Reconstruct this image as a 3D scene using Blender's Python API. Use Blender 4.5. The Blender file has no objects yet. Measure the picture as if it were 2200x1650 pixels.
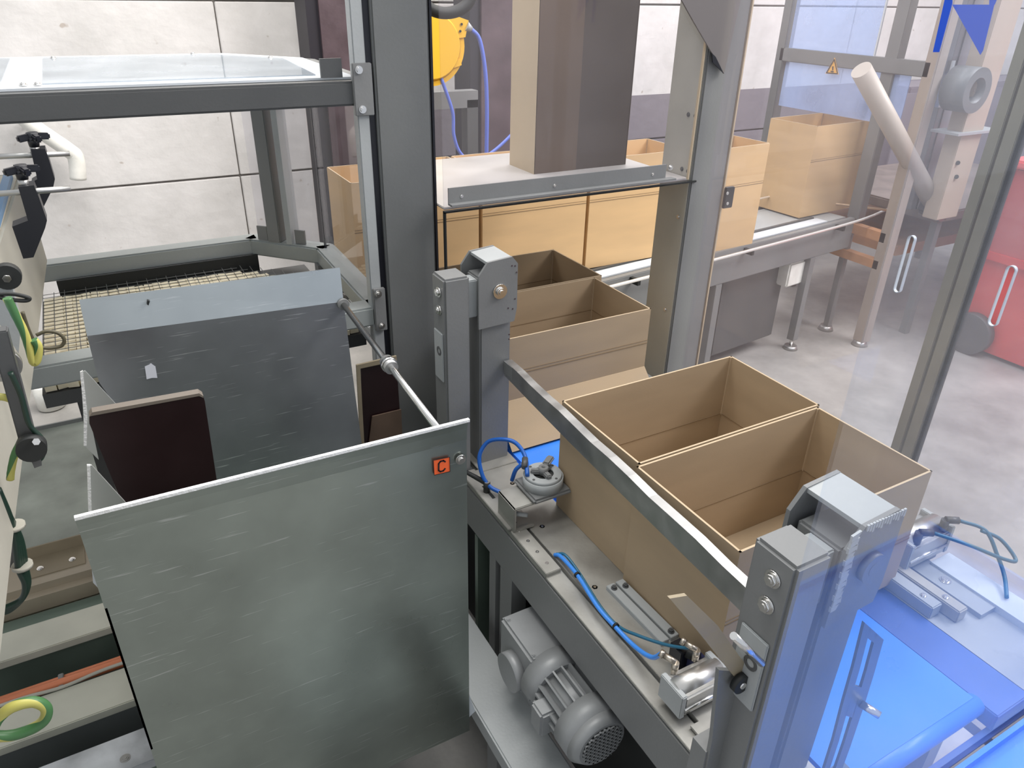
import bpy, bmesh, math, random
from mathutils import Vector, Matrix
random.seed(7)
sc = bpy.context.scene
COL = sc.collection
# ------------------------------------------------------------------ camera, light, exposure
FPX = 1590.3
YAW, PIT, ROL = -0.516779, -0.494509, -0.022516
R = (Matrix.Rotation(YAW, 3, 'Z') @ Matrix.Rotation(PIT, 3, 'X') @ Matrix.Rotation(ROL, 3, 'Y'))
cam_d = bpy.data.cameras.new('camera'); cam = bpy.data.objects.new('camera', cam_d); COL.objects.link(cam)
cam_d.sensor_width = 36.0; cam_d.lens = FPX / 2200 * 36; cam_d.clip_start = 0.02; cam_d.clip_end = 100
m3 = Matrix((R.col[0], R.col[2], -R.col[1])).transposed()
cam.matrix_world = m3.to_4x4()
sc.camera = cam
w = bpy.data.worlds.new('hall_light'); sc.world = w; w.use_nodes = True
w.node_tree.nodes['Background'].inputs[0].default_value = (0.93, 0.96, 1.0, 1)
w.node_tree.nodes['Background'].inputs[1].default_value = 0.66
def area(name, loc, size, power, col, target):
    l = bpy.data.lights.new(name, 'AREA'); l.shape = 'RECTANGLE'; l.size, l.size_y = size; l.energy = power; l.color = col
    o = bpy.data.objects.new(name, l); COL.objects.link(o); o.location = loc
    o.rotation_euler = (Vector(target) - Vector(loc)).to_track_quat('-Z', 'Y').to_euler(); return o
area('unseen_overhead_light', (1.6, 1.2, 3.4), (5.0, 1.0), 110, (1, .97, .93), (1.6, 1.6, -1.4))
area('unseen_overhead_light', (3.0, 3.4, 3.2), (6.0, 0.8), 170, (1, .97, .93), (2.6, 5.2, -1.2))
area('unseen_overhead_light', (1.8, 4.4, 1.2), (3.0, .4), 26, (1, .90, .76), (1.9, 3.0, -1.1))  # added unseen light, warms and brightens the rear box row
area('unseen_overhead_light', (.2, 2.4, 1.6), (1.6, .6), 12, (1, .97, .92), (.1, 2.6, -1.1))  # added unseen light to brighten the wire mesh table
area('unseen_overhead_light', (6.0, -0.5, 3.6), (4.0, 2.0), 420, (1, .95, .92), (4.0, 1.5, -2.1))  # unseen light, boosted to brighten the floor at right
sc.view_settings.view_transform = 'Standard'; sc.view_settings.look = 'None'
sc.view_settings.gamma = 1; sc.view_settings.use_curve_mapping = False
sc.view_settings.exposure = 0.22

def P(px, py, ax, v):
    d = R @ Vector(((px - 1100) / FPX, 1, -(py - 825) / FPX))
    return d * (v / d[ax])
V = Vector
# ------------------------------------------------------------------ materials
MATS = {}
def mat(name, col, rough=.5, metal=0., bump=0., bscale=60, var=0., vscale=8, stretch=None, scratch=0., spec=.5):
    if name in MATS: return MATS[name]
    m = bpy.data.materials.new(name); m.use_nodes = True; N = m.node_tree.nodes; L = m.node_tree.links
    b = N['Principled BSDF']; b.inputs['Base Color'].default_value = (*col, 1); b.inputs['Roughness'].default_value = rough
    b.inputs['Metallic'].default_value = metal; b.inputs['Specular IOR Level'].default_value = spec
    g = N.new('ShaderNodeNewGeometry'); mp = N.new('ShaderNodeMapping'); L.new(g.outputs['Position'], mp.inputs['Vector'])
    if stretch: mp.inputs['Scale'].default_value = stretch
    if var:
        n = N.new('ShaderNodeTexNoise'); n.inputs['Scale'].default_value = vscale; n.inputs['Detail'].default_value = 6
        L.new(mp.outputs[0], n.inputs['Vector'])
        r = N.new('ShaderNodeMapRange'); r.inputs[1].default_value = .3; r.inputs[2].default_value = .7
        r.inputs[3].default_value = 1 - var; r.inputs[4].default_value = 1 + var; L.new(n.outputs[0], r.inputs[0])
        x = N.new('ShaderNodeVectorMath'); x.operation = 'SCALE'; x.inputs[0].default_value = col; L.new(r.outputs[0], x.inputs['Scale'])
        L.new(x.outputs[0], b.inputs['Base Color'])
        r2 = N.new('ShaderNodeMapRange'); r2.inputs[1].default_value = .3; r2.inputs[2].default_value = .7
        r2.inputs[3].default_value = rough * .8; r2.inputs[4].default_value = min(1, rough * 1.25); L.new(n.outputs[0], r2.inputs[0]); L.new(r2.outputs[0], b.inputs['Roughness'])
        if scratch:
            mp2 = N.new('ShaderNodeMapping'); mp2.inputs['Scale'].default_value = (4, 4, 90); mp2.inputs['Rotation'].default_value = (0, .25, 0); L.new(g.outputs['Position'], mp2.inputs['Vector'])
            n2 = N.new('ShaderNodeTexNoise'); n2.inputs['Scale'].default_value = 2.2; n2.inputs['Detail'].default_value = 3; L.new(mp2.outputs[0], n2.inputs['Vector'])
            c = N.new('ShaderNodeValToRGB'); c.color_ramp.elements[0].position = .66; c.color_ramp.elements[1].position = .72; L.new(n2.outputs[0], c.inputs[0])
            mx = N.new('ShaderNodeMix'); mx.data_type = 'RGBA'; mx.inputs['B'].default_value = (.75, .77, .78, 1)
            k = N.new('ShaderNodeMath'); k.operation = 'MULTIPLY'; k.inputs[1].default_value = scratch; L.new(c.outputs[0], k.inputs[0])
            L.new(k.outputs[0], mx.inputs['Factor']); L.new(x.outputs[0], mx.inputs['A']); L.new(mx.outputs['Result'], b.inputs['Base Color'])
    if bump:
        n3 = N.new('ShaderNodeTexNoise'); n3.inputs['Scale'].default_value = bscale; n3.inputs['Detail'].default_value = 5; L.new(mp.outputs[0], n3.inputs['Vector'])
        bp = N.new('ShaderNodeBump'); bp.inputs['Strength'].default_value = bump; bp.inputs['Distance'].default_value = .01
        L.new(n3.outputs[0], bp.inputs['Height']); L.new(bp.outputs[0], b.inputs['Normal'])
    MATS[name] = m; return m
def glassmat(name, tint, haze=.05, hazecol=(.8, .8, .85), refl=1.0):
    m = bpy.data.materials.new(name); m.use_nodes = True; N = m.node_tree.nodes; L = m.node_tree.links; N.remove(N['Principled BSDF'])
    out = N['Material Output']; fr = N.new('ShaderNodeFresnel'); fr.inputs[0].default_value = 1.5
    ge = N.new('ShaderNodeNewGeometry'); a = N.new('ShaderNodeMath'); a.operation = 'SUBTRACT'; a.inputs[0].default_value = 1; L.new(ge.outputs['Backfacing'], a.inputs[1])
    f = N.new('ShaderNodeMath'); f.operation = 'MULTIPLY'; L.new(fr.outputs[0], f.inputs[0]); L.new(a.outputs[0], f.inputs[1])
    f2 = N.new('ShaderNodeMath'); f2.operation = 'MULTIPLY'; f2.inputs[1].default_value = refl; f2.use_clamp = True; L.new(f.outputs[0], f2.inputs[0])
    tr = N.new('ShaderNodeBsdfTransparent'); tr.inputs[0].default_value = (*tint, 1)
    gl = N.new('ShaderNodeBsdfGlossy'); gl.inputs['Roughness'].default_value = .03
    df = N.new('ShaderNodeBsdfDiffuse'); df.inputs[0].default_value = (*hazecol, 1)
    n = N.new('ShaderNodeTexNoise'); n.inputs['Scale'].default_value = 3.5; n.inputs['Detail'].default_value = 8; L.new(ge.outputs['Position'], n.inputs['Vector'])
    hz = N.new('ShaderNodeMapRange'); hz.inputs[1].default_value = .3; hz.inputs[2].default_value = .7; hz.inputs[3].default_value = haze * .6; hz.inputs[4].default_value = haze * 1.4; L.new(n.outputs[0], hz.inputs[0])
    m1 = N.new('ShaderNodeMixShader'); L.new(hz.outputs[0], m1.inputs[0]); L.new(tr.outputs[0], m1.inputs[1]); L.new(df.outputs[0], m1.inputs[2])
    m2 = N.new('ShaderNodeMixShader'); L.new(f2.outputs[0], m2.inputs[0]); L.new(m1.outputs[0], m2.inputs[1]); L.new(gl.outputs[0], m2.inputs[2])
    L.new(m2.outputs[0], out.inputs[0]); MATS[name] = m; return m
GREY = mat('grey_paint', (.185, .190, .190), .42, .0, .05, 120, .06, 5)
GREYD = mat('dark_grey_paint', (.075, .078, .08), .45, .0, .05, 120, .05, 5)
GREYL = mat('light_grey_paint', (.36, .38, .385), .4, 0, .05, 120, .05, 5)
FRAME = mat('frame_paint', (.14, .147, .146), .4, 0, .05, 100, .08, 4)
STEEL = mat('steel', (.46, .46, .45), .38, .9, .03, 200, .12, 14)
PLATE = mat('plate_steel', (.36, .355, .33), .42, .55, .04, 90, .16, 9)
ALU = mat('aluminium_sheet', (.30, .338, .308), .30, .85, .03, 3, .30, 2.4, None, .30)
ALUB = mat('aluminium_back', (.37, .385, .41), .34, .8, .03, 3, .22, 3.0, None, .85)
ALUE = mat('sheet_edge', (.85, .86, .86), .45, .3, .4, 160)
CHROME = mat('bright_steel', (.75, .74, .72), .18, 1.0)
CARD = mat('cardboard', (.40, .30, .19), .85, 0, .06, 180, .07, 3, (1, 1, 5))
CARDB = mat('cardboard_lit', (.62, .42, .22), .85, 0, .06, 180, .06, 3, (1, 1, 5))  # same board, with the warm light on the rear boxes in its colour
CARDE = mat('cardboard_edge', (.50, .39, .26), .9)
BLACK = mat('black_plastic', (.008, .009, .014), .35)
DARK = mat('dark_rubber', (.012, .014, .014), .6)
MAROON = mat('dark_maroon', (.016, .006, .007), .35, 0, 0, 60, .3, 4)
COLM = mat('column_paint', (.085, .058, .068), .5, 0, .1, 40, .25, 6)
COLD = mat('column_dark', (.022, .02, .028), .5)
DUCT = mat('brown_duct', (.13, .092, .068), .4, 0, 0, 60, .12, 2)
TAN = mat('tan_paint', (.50, .40, .27), .5, 0, 0, 60, .06, 3)
CREAM = mat('cream_paint', (.40, .385, .33), .5, 0, .05, 80, .08, 5)
CREAMB = mat('cream_belt', (.97, .88, .66), .6, 0, .2, 60, .1, 30)
WHITEP = mat('white_paint', (.78, .77, .72), .55, 0, .15, 50, .12, 12)
BLUEB = mat('blue_belt', (.05, .24, .86), .30, 0, .02, 100, .08, 3)
BLUEF = mat('blue_reflection_frame', (.07, .14, .44), .3, .1, 0, 60, .15, 3)  # blue reflection from the guard sheet put into the frame colour
BLUEH = mat('blue_hose', (.02, .16, .62), .35)
TEALH = mat('teal_hose', (.02, .13, .22), .35)
BLUES = mat('blue_sticker', (.01, .08, .62), .35)
BLUED = mat('blue_strip', (.10, .25, .45), .4)
YEL = mat('yellow_plastic', (.80, .46, .025), .35, 0, .03, 40)
ORA = mat('orange_label', (.85, .13, .03), .5)
COPPER = mat('copper_pipe', (.62, .20, .09), .4, .2)
RED = mat('red_plastic', (.72, .045, .04), .35, 0, .02, 20, .12, 3)
REDL = mat('pale_red_film', (.85, .12, .12), .25, 0, .3, 12, .2, 6)
GRN = mat('green_insulation', (.06, .17, .06), .4)
GYEL = mat('yellow_insulation', (.50, .47, .12), .4)
GREEND = mat('dark_green_grey', (.15, .20, .165), .35, .4, 0, 60, .15, 4)
WARN = mat('warning_yellow', (.85, .45, .08), .5)
BROWNP = mat('bracket_brown', (.30, .25, .17), .6, .0, 0, 60, .1, 8)
PALE = mat('pale_panel', (.60, .64, .68), .3, 0, 0, 60, .06, 2)
ORW = mat('orange_wood', (.45, .22, .10), .6, 0, 0, 60, .15, 8)
GLASS = glassmat('clear_panel', (.95, .95, .97), .03, (.85, .78, .75), .8)
GLASSD = glassmat('door_panel', (.95, .955, .98), .085, (.86, .76, .76), 1.0)  # pinkish haze in the colour stands in for reflections on the doors
GLASSB = glassmat('near_panel', (.95, .97, 1.0), .035, (.75, .78, .95), 1.0)  # bluish haze in the colour stands in for blue reflections
GLASSP = glassmat('blue_panel', (.78, .86, 1.0), .30, (.62, .74, 1.0), .6)

GLASSL = glassmat('lid_panel', (.88, .92, .96), .55, (.52, .57, .62), .8)
def concrete():
    m = bpy.data.materials.new('painted_concrete'); m.use_nodes = True; N = m.node_tree.nodes; L = m.node_tree.links; b = N['Principled BSDF']
    g = N.new('ShaderNodeNewGeometry'); s = N.new('ShaderNodeSeparateXYZ'); L.new(g.outputs['Position'], s.inputs[0])
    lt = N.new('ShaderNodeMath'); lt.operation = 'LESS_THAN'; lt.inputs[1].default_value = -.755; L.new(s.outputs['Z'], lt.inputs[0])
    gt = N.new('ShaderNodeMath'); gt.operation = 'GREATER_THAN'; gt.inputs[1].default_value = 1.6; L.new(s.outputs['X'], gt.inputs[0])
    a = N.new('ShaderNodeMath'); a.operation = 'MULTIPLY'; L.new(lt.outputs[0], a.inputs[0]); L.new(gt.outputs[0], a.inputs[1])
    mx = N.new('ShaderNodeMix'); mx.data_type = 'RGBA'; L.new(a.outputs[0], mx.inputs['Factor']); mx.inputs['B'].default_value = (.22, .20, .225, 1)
    n = N.new('ShaderNodeTexNoise'); n.inputs['Scale'].default_value = 2.2; n.inputs['Detail'].default_value = 9; n.inputs['Roughness'].default_value = .65; L.new(g.outputs['Position'], n.inputs['Vector'])
    c = N.new('ShaderNodeValToRGB'); e = c.color_ramp.elements; e[0].position = .3; e[0].color = (.60, .585, .57, 1); e[1].position = .65; e[1].color = (.74, .72, .71, 1); L.new(n.outputs[0], c.inputs[0])
    n2 = N.new('ShaderNodeTexNoise'); n2.inputs['Scale'].default_value = 14; n2.inputs['Detail'].default_value = 2; L.new(g.outputs['Position'], n2.inputs['Vector'])
    c2 = N.new('ShaderNodeValToRGB'); c2.color_ramp.elements[0].position = .70; c2.color_ramp.elements[1].position = .76; L.new(n2.outputs[0], c2.inputs[0])
    m2 = N.new('ShaderNodeMix'); m2.data_type = 'RGBA'; L.new(c2.outputs[0], m2.inputs['Factor']); L.new(c.outputs[0], m2.inputs['A']); m2.inputs['B'].default_value = (.47, .42, .38, 1)
    L.new(m2.outputs['Result'], mx.inputs['A']); L.new(mx.outputs['Result'], b.inputs['Base Color']); b.inputs['Roughness'].default_value = .75
    n3 = N.new('ShaderNodeTexNoise'); n3.inputs['Scale'].default_value = 9; n3.inputs['Detail'].default_value = 8; L.new(g.outputs['Position'], n3.inputs['Vector'])
    bp = N.new('ShaderNodeBump'); bp.inputs['Strength'].default_value = .35; bp.inputs['Distance'].default_value = .02; L.new(n3.outputs[0], bp.inputs['Height']); L.new(bp.outputs[0], b.inputs['Normal'])
    return m
def floormat():
    m = bpy.data.materials.new('worn_floor'); m.use_nodes = True; N = m.node_tree.nodes; L = m.node_tree.links; b = N['Principled BSDF']
    g = N.new('ShaderNodeNewGeometry')
    n = N.new('ShaderNodeTexNoise'); n.inputs['Scale'].default_value = 1.6; n.inputs['Detail'].default_value = 10; n.inputs['Roughness'].default_value = .65; L.new(g.outputs['Position'], n.inputs['Vector'])
    c = N.new('ShaderNodeValToRGB'); e = c.color_ramp.elements; e[0].position = .32; e[0].color = (.22, .215, .205, 1); e[1].position = .68; e[1].color = (.46, .445, .42, 1); L.new(n.outputs[0], c.inputs[0])
    L.new(c.outputs[0], b.inputs['Base Color']); b.inputs['Roughness'].default_value = .38
    n3 = N.new('ShaderNodeTexNoise'); n3.inputs['Scale'].default_value = 30; L.new(g.outputs['Position'], n3.inputs['Vector'])
    bp = N.new('ShaderNodeBump'); bp.inputs['Strength'].default_value = .15; bp.inputs['Distance'].default_value = .01; L.new(n3.outputs[0], bp.inputs['Height']); L.new(bp.outputs[0], b.inputs['Normal'])
    return m
CONC = concrete(); FLOOR = floormat()
# ------------------------------------------------------------------ builders (world coordinates)
class MB:
    def __init__(s): s.bm = bmesh.new(); s.smooth = False; s.mi = 0
    def face(s, vs, mi=None):
        try:
            f = s.bm.faces.new(vs); f.material_index = s.mi if mi is None else mi; return f
        except ValueError: return None
    def poly_prism(s, pts, off):
        off = V(off); a = [s.bm.verts.new(V(p)) for p in pts]; b = [s.bm.verts.new(V(p) + off) for p in pts]
        s.face(a); s.face(b[::-1]); n = len(a)
        for i in range(n): s.face([a[i], b[i], b[(i + 1) % n], a[(i + 1) % n]])
        return s
    def box(s, x0, x1, y0, y1, z0, z1, bev=0.):
        x0, x1 = sorted((x0, x1)); y0, y1 = sorted((y0, y1)); z0, z1 = sorted((z0, z1))
        t = bmesh.new(); bmesh.ops.create_cube(t, size=1)
        for v in t.verts: v.co = V(((x0 + x1) / 2 + v.co.x * (x1 - x0), (y0 + y1) / 2 + v.co.y * (y1 - y0), (z0 + z1) / 2 + v.co.z * (z1 - z0)))
        if bev: bmesh.ops.bevel(t, geom=t.edges[:], offset=bev, segments=2, affect='EDGES')
        return s.add(t)
    def add(s, t, M=None):
        mp = {}
        for v in t.verts: mp[v] = s.bm.verts.new(M @ v.co if M else v.co)
        for f in t.faces:
            g = s.face([mp[v] for v in f.verts])
            if g: g.smooth = f.smooth
        t.free(); return s
    def obox(s, c, ux, uy, hx, hy, hz, bev=0.):
        ux = V(ux).normalized(); uy = V(uy); uy = (uy - ux * uy.dot(ux)).normalized(); uz = ux.cross(uy)
        t = bmesh.new(); bmesh.ops.create_cube(t, size=2)
        for v in t.verts: v.co = V((v.co.x * hx, v.co.y * hy, v.co.z * hz))
        if bev: bmesh.ops.bevel(t, geom=t.edges[:], offset=bev, segments=2, affect='EDGES')
        M = Matrix((ux, uy, uz)).transposed().to_4x4(); M.translation = V(c)
        return s.add(t, M)
    def cyl(s, a, b, r, n=20, r2=None, hole=0.):
        a, b = V(a), V(b); r2 = r if r2 is None else r2; d = (b - a).normalized()
        u = d.orthogonal().normalized(); w_ = d.cross(u)
        def ring(c, rr): return [s.bm.verts.new(c + (u * math.cos(2 * math.pi * i / n) + w_ * math.sin(2 * math.pi * i / n)) * rr) for i in range(n)]
        A, B = ring(a, r), ring(b, r2)
        for i in range(n):
            f = s.face([A[i], A[(i + 1) % n], B[(i + 1) % n], B[i]]); f.smooth = True
        if hole:
            C, D = ring(a, hole), ring(b, hole)
            for i in range(n):
                j = (i + 1) % n; s.face([C[j], C[i], D[i], D[j]]).smooth = True; s.face([A[j], A[i], C[i], C[j]]); s.face([B[i], B[j], D[j], D[i]])
        else: s.face(A[::-1]); s.face(B)
        return s
    def tube(s, pts, r, n=10, sub=8, twist=0., two=False):
        P_ = [V(p) for p in pts]; Q = []
        if sub and len(P_) > 2:
            E_ = [P_[0] * 2 - P_[1]] + P_ + [P_[-1] * 2 - P_[-2]]
            for i in range(1, len(E_) - 2):
                for k in range(sub):
                    t = k / sub; a, b, c, d = E_[i - 1:i + 3]
                    Q.append(.5 * (2 * b + (c - a) * t + (2 * a - 5 * b + 4 * c - d) * t * t + (3 * b - a - 3 * c + d) * t ** 3))
            Q.append(P_[-1])
        else: Q = P_
        u = None; rings = []
        for i, q in enumerate(Q):
            d = (Q[min(i + 1, len(Q) - 1)] - Q[max(i - 1, 0)]).normalized()
            u = d.orthogonal().normalized() if u is None else (u - d * u.dot(d)).normalized()
            w_ = d.cross(u)
            rings.append([s.bm.verts.new(q + (u * math.cos(2 * math.pi * j / n + twist * i) + w_ * math.sin(2 * math.pi * j / n + twist * i)) * r) for j in range(n)])
        for i in range(len(rings) - 1):
            for j in range(n):
                f = s.face([rings[i][j], rings[i][(j + 1) % n], rings[i + 1][(j + 1) % n], rings[i + 1][j]], mi=(1 if two and j < n // 2 else 0))
                if f: f.smooth = True
        s.face(rings[0][::-1]); s.face(rings[-1]); return s
    def build(s, name, m, parent=None, label=None, kind=None):
        bmesh.ops.recalc_face_normals(s.bm, faces=s.bm.faces[:])
        me = bpy.data.meshes.new(name); org = V((0, 0, 0))
        root = parent
        while root is not None and root.parent: root = root.parent
        if root is not None: org = root.location
        else:
            org = V((0, 0, 0))
        for v in s.bm.verts: v.co -= org
        s.bm.to_mesh(me); s.bm.free()
        for k in (m if isinstance(m, (list, tuple)) else [m]): me.materials.append(k)
        o = bpy.data.objects.new(name, me); COL.objects.link(o)
        if parent is not None: o.parent = parent
        if label: o['label'] = label
        if kind: o['kind'] = kind
        return o
def thing(name, label, cat, loc, group=None):
    o = bpy.data.objects.new(name, None); COL.objects.link(o); o.location = loc; o.empty_display_size = .05
    o['label'] = label; o['category'] = cat
    if group: o['group'] = group
    return o
def box(name, m, par, *a, bev=0., label=None, kind=None): return MB().box(*a, bev=bev).build(name, m, par, label, kind)
def bolt(par, c, d, r=.012, h=.008, m=None, name='bolt'):
    c = V(c); d = V(d).normalized()
    b = MB(); b.cyl(c, c + d * h * .35, r * 1.35, 18); b.cyl(c + d * h * .35, c + d * h, r, 6); b.cyl(c + d * h, c + d * (h + .0012), r * .5, 10)
    return b.build(name, m or CHROME, par)
def tube(name, m, par, pts, r, **k):
    return MB().tube(pts, r, **k).build(name, m, par)
FZ = -2.15
# ------------------------------------------------------------------ setting
fl = MB().box(-4, 14, -5, 5.3, FZ - .1, FZ).build('floor', FLOOR, None, None, 'structure')
wl = MB().box(-4, 14, 5.03, 5.3, FZ, 1.9).build('wall_back', mat('joint', (.30, .28, .26), .9), None, None, 'structure')
zj = [FZ, -1.102, -.112, .88, 1.9]
for zi in range(4):
    xs = [-4, -1.9, .82, 3.6, 6.3, 9.0, 14]
    for xi in range(6):
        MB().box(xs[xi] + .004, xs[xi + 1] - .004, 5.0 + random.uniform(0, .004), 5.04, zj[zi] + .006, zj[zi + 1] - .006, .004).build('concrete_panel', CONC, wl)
# floor drain strip / joint
# ------------------------------------------------------------------ steel columns by the wall
def column(x0, x1, y, label):
    t = thing('steel_column', label, 'column', ((x0 + x1) / 2, y, FZ))
    box('web', COLD, t, x0 + .05, x1 - .09, y, y + .02, FZ, 1.8)
    MB().box(x0, x0 + .07, y - .11, y + .12, FZ, 1.8).build('flange', COLD, t)
    MB().box(x0 + .07, x1, y - .13, y - .10, FZ, 1.8).build('flange', COLM, t)
    MB().box(x0 - .05, x1 + .05, y - .18, y + .15, FZ, FZ + .02).build('base_plate', COLD, t)
column(1.24, 1.62, 4.72, 'dark maroon steel column behind the top left of the tall grey post')
column(2.20, 2.62, 4.60, 'mauve steel column behind the yellow hose reel')
# white pipe rail on the wall
t = thing('wall_pipe', 'chipped white painted pipe bent downwards on the concrete wall', 'pipe', P(165, 380, 1, 4.85))
tube('pipe', WHITEP, t, [P(20, 215, 1, 4.85), P(60, 262, 1, 4.85), P(146, 322, 1, 4.85), P(163, 340, 1, 4.85), P(168, 385, 1, 4.85)], .042, n=16)
MB().cyl(P(60, 262, 1, 4.85), P(60, 262, 1, 5.0), .02).build('stub', WHITEP, t)
# ------------------------------------------------------------------ main posts
t = thing('machine_post', 'tall dark grey steel post left of the cardboard box row', 'post', (.84, 2.2, FZ))
box('tube', FRAME, t, .755, .925, 2.15, 2.30, FZ, .35, bev=.006)
box('seal_strip', BLACK, t, .735, .757, 2.165, 2.19, -1.3, .3)
box('door_profile', GREYL, t, .70, .735, 2.16, 2.20, -1.25, .3, bev=.003)
box('seal_strip', BLACK, t, .927, .934, 2.15, 2.17, -1.3, .3)
box('base_plate', FRAME, t, .72, .96, 2.12, 2.34, FZ, FZ + .012)
bolt(t, (.718, 2.16, -.30), (0, -1, 0), .007); bolt(t, (.718, 2.16, -.93), (0, -1, 0), .007)
PX0, PX1 = P(1470, 504, 1, 2.1).x, P(1538, 504, 1, 2.1).x
PYB = 2.1 + .14
t = thing('machine_post', 'tall grey steel post with a drilled cream side right of the hanging duct', 'post', (PX0, 2.16, FZ))
box('tube', GREY, t, PX0, PX1, 2.10, PYB, FZ, .35, bev=.005)
box('side_plate', CREAM, t, PX0 - .004, PX0 + .001, 2.11, PYB + .03, -1.9, .3)
for (px, py) in ((1479, 246), (1494, 249), (1465, 363), (1478, 368), (1457, 466), (1429, 665)):
    q = P(px, py, 0, PX0 - .005); bolt(t, q, (-1, 0, 0), .006, .004, GREYD if py < 400 else CHROME)
q = [P(*k, 1, 2.09) for k in ((1440, -50), (1600, -50), (1553, 158), (1530, 118), (1490, 50), (1462, 0))]
MB().poly_prism(q, (0, -.006, 0)).build('gusset', mat('gusset_grey', (.17, .155, .15), .4), t)
MB().poly_prism([P(*k, 1, 2.083) for k in ((1528, 114), (1536, 122), (1553, 157), (1530, 134))], (0, -.004, 0)).build('gusset_tip', BLACK, t)
g = MB(); g.box(PX1, PX1 + .006, 2.095, 2.14, -1.9, .3).build('glazing_bead', TAN, t)
h = box('hinge', BLACK, t, PX1 + .004, PX1 + .05, 2.085, 2.10, P(1560, 447, 1, 2.09).z, P(1560, 403, 1, 2.09).z, bev=.003)
for py in (415, 437): MB().cyl(P(1562, py, 1, 2.085), P(1562, py, 1, 2.085) + V((0, -.004, 0)), .006).build('screw', CHROME, h)
# glass between the posts
t = thing('guard_panel', 'clear plastic guard sheet above the boxes between the two tall posts', 'guard', (1.4, 2.1, -.63))
MB().box(.935, PX0 - .02, 2.098, 2.104, -.628, .35).build('sheet', GLASS, t)
MB().box(.935, PX0 + .02, 2.094, 2.108, -.633, -.627).build('bottom_trim', DARK, t)
MB().box(.935, .94, 2.094, 2.108, -1.3, -.63).build('side_trim', DARK, t)
MB().box(PX0 - .022, PX0 - .018, 2.096, 2.106, -.62, .35).build('sheet_edge', TAN, t)
for px, py in ((1440, 360),): bolt(t, P(px, py, 1, 2.097), (0, -1, 0), .007)
# shelf with angle bracket and duct
t = thing('shelf_plate', 'pale flat shelf plate behind the guard sheet under the tall duct', 'shelf', (1.4, 2.4, -.64))
MB().box(.94, PX0 - .006, 2.11, 2.78, -.626, -.618, .002).build('plate', mat('shelf_grey', (.46, .44, .42), .4, 0, 0, 60, .1, 4), t)
br = MB(); br.box(.945, 1.80, 2.085, 2.09, -.60, -.553); br.box(.945, 1.83, 2.06, 2.09, -.606, -.60)
b_ = br.build('angle_bracket', GREY, t)
for x in (.99, 1.33, 1.74): bolt(b_, (x, 2.085, -.582), (0, -1, 0), .004, .003)
t = thing('vertical_duct', 'tall rectangular brown metal duct standing on the pale shelf', 'duct', (1.65, 2.5, -.618))
box('front_panel', DUCT, t, 1.435, 1.62, 2.395, 2.41, -.618, .35)
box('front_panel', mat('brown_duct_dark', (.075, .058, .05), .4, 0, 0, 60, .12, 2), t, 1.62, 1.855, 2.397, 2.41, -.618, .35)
box('side_panel', TAN, t, 1.433, 1.437, 2.395, 2.58, -.618, .35)
box('side_panel', DUCT, t, 1.853, 1.857, 2.397, 2.58, -.618, .35)
box('back_panel', DUCT, t, 1.435, 1.855, 2.57, 2.58, -.618, .35)
# ------------------------------------------------------------------ yellow hose reel
RY = 3.75
t = thing('hose_reel', 'round yellow hose reel hanging in front of the wall column', 'hose reel', P(928, 100, 1, RY))
c = P(926, 100, 1, RY); rr = (P(998, 100, 1, RY) - c).length
MB().cyl(c, c + V((0, .12, 0)), rr, 40).build('drum', YEL, t)
MB().cyl(c + V((0, -.02, 0)), c, rr * .80, 40, rr * .88).build('cover', YEL, t)
MB().poly_prism([P(935, 34, 1, RY - .01), P(985, 36, 1, RY - .01), P(1007, 44, 1, RY - .01), P(1000, 80, 1, RY - .01), P(985, 82, 1, RY - .01), P(960, 60, 1, RY - .01)], (0, .09, 0)).build('housing', YEL, t)
for px, py in ((992, 52), (989, 67)): MB().cyl(P(px, py, 1, RY - .012), P(px, py, 1, RY - .018), .006).build('screw', DARK, t)
MB().cyl(P(1001, 56, 1, RY), P(1013, 63, 1, RY), .025, 16, .012).build('nozzle', GREYL, t)
MB().poly_prism([P(972, 130, 1, RY - .012), P(990, 128, 1, RY - .012), P(992, 140, 1, RY - .012), P(976, 146, 1, RY - .012)], (0, .03, 0)).build('latch', YEL, t)
MB().box(c.x - .2, c.x + .03, RY + .12, RY + .16, c.z - .05, 1.2).build('hanger', GREYD, t)
t = thing('blue_hose', 'thin blue air hose dropping from the yellow reel', 'hose', P(1045, 340, 1, RY))
tube('hose', mat('reel_hose', (.12, .18, .62), .4), t, [P(1012, 62, 1, RY), P(1030, 85, 1, RY), P(1042, 150, 1, RY), P(1046, 230, 1, RY), P(1045, 345, 1, RY), P(1045, 420, 1, RY)], .011)
t = thing('blue_hose', 'slack loop of blue hose hanging behind the vertical duct', 'hose', P(1020, 345, 1, RY))
tube('hose', mat('reel_hose', (.12, .18, .62), .4), t, [P(948, 168, 1, RY), P(972, 240, 1, RY), P(975, 290, 1, RY), P(990, 330, 1, RY), P(1020, 345, 1, RY), P(1060, 325, 1, RY), P(1108, 280, 1, RY), P(1180, 200, 1, RY)], .009)
t = thing('black_hose', 'thick black corrugated hose above the yellow reel', 'hose', P(950, 30, 1, 3.4))
pts = [P(900, 0, 1, 3.4), P(930, 22, 1, 3.4), P(960, 28, 1, 3.4), P(990, 20, 1, 3.4), P(1010, 0, 1, 3.4), P(1020, -40, 1, 3.4)]
tube('hose', DARK, t, pts, .026, n=14)
t = thing('cross_rail', 'grey steel cross rail below the yellow hose reel', 'rail', P(980, 240, 1, 4.1))
a, b = P(905, 200, 1, 4.1), P(1027, 198, 1, 4.1); MB().box(a.x, b.x, 4.1, 4.18, P(980, 233, 1, 4.1).z, a.z).build('tube', GREY, t)
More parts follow.
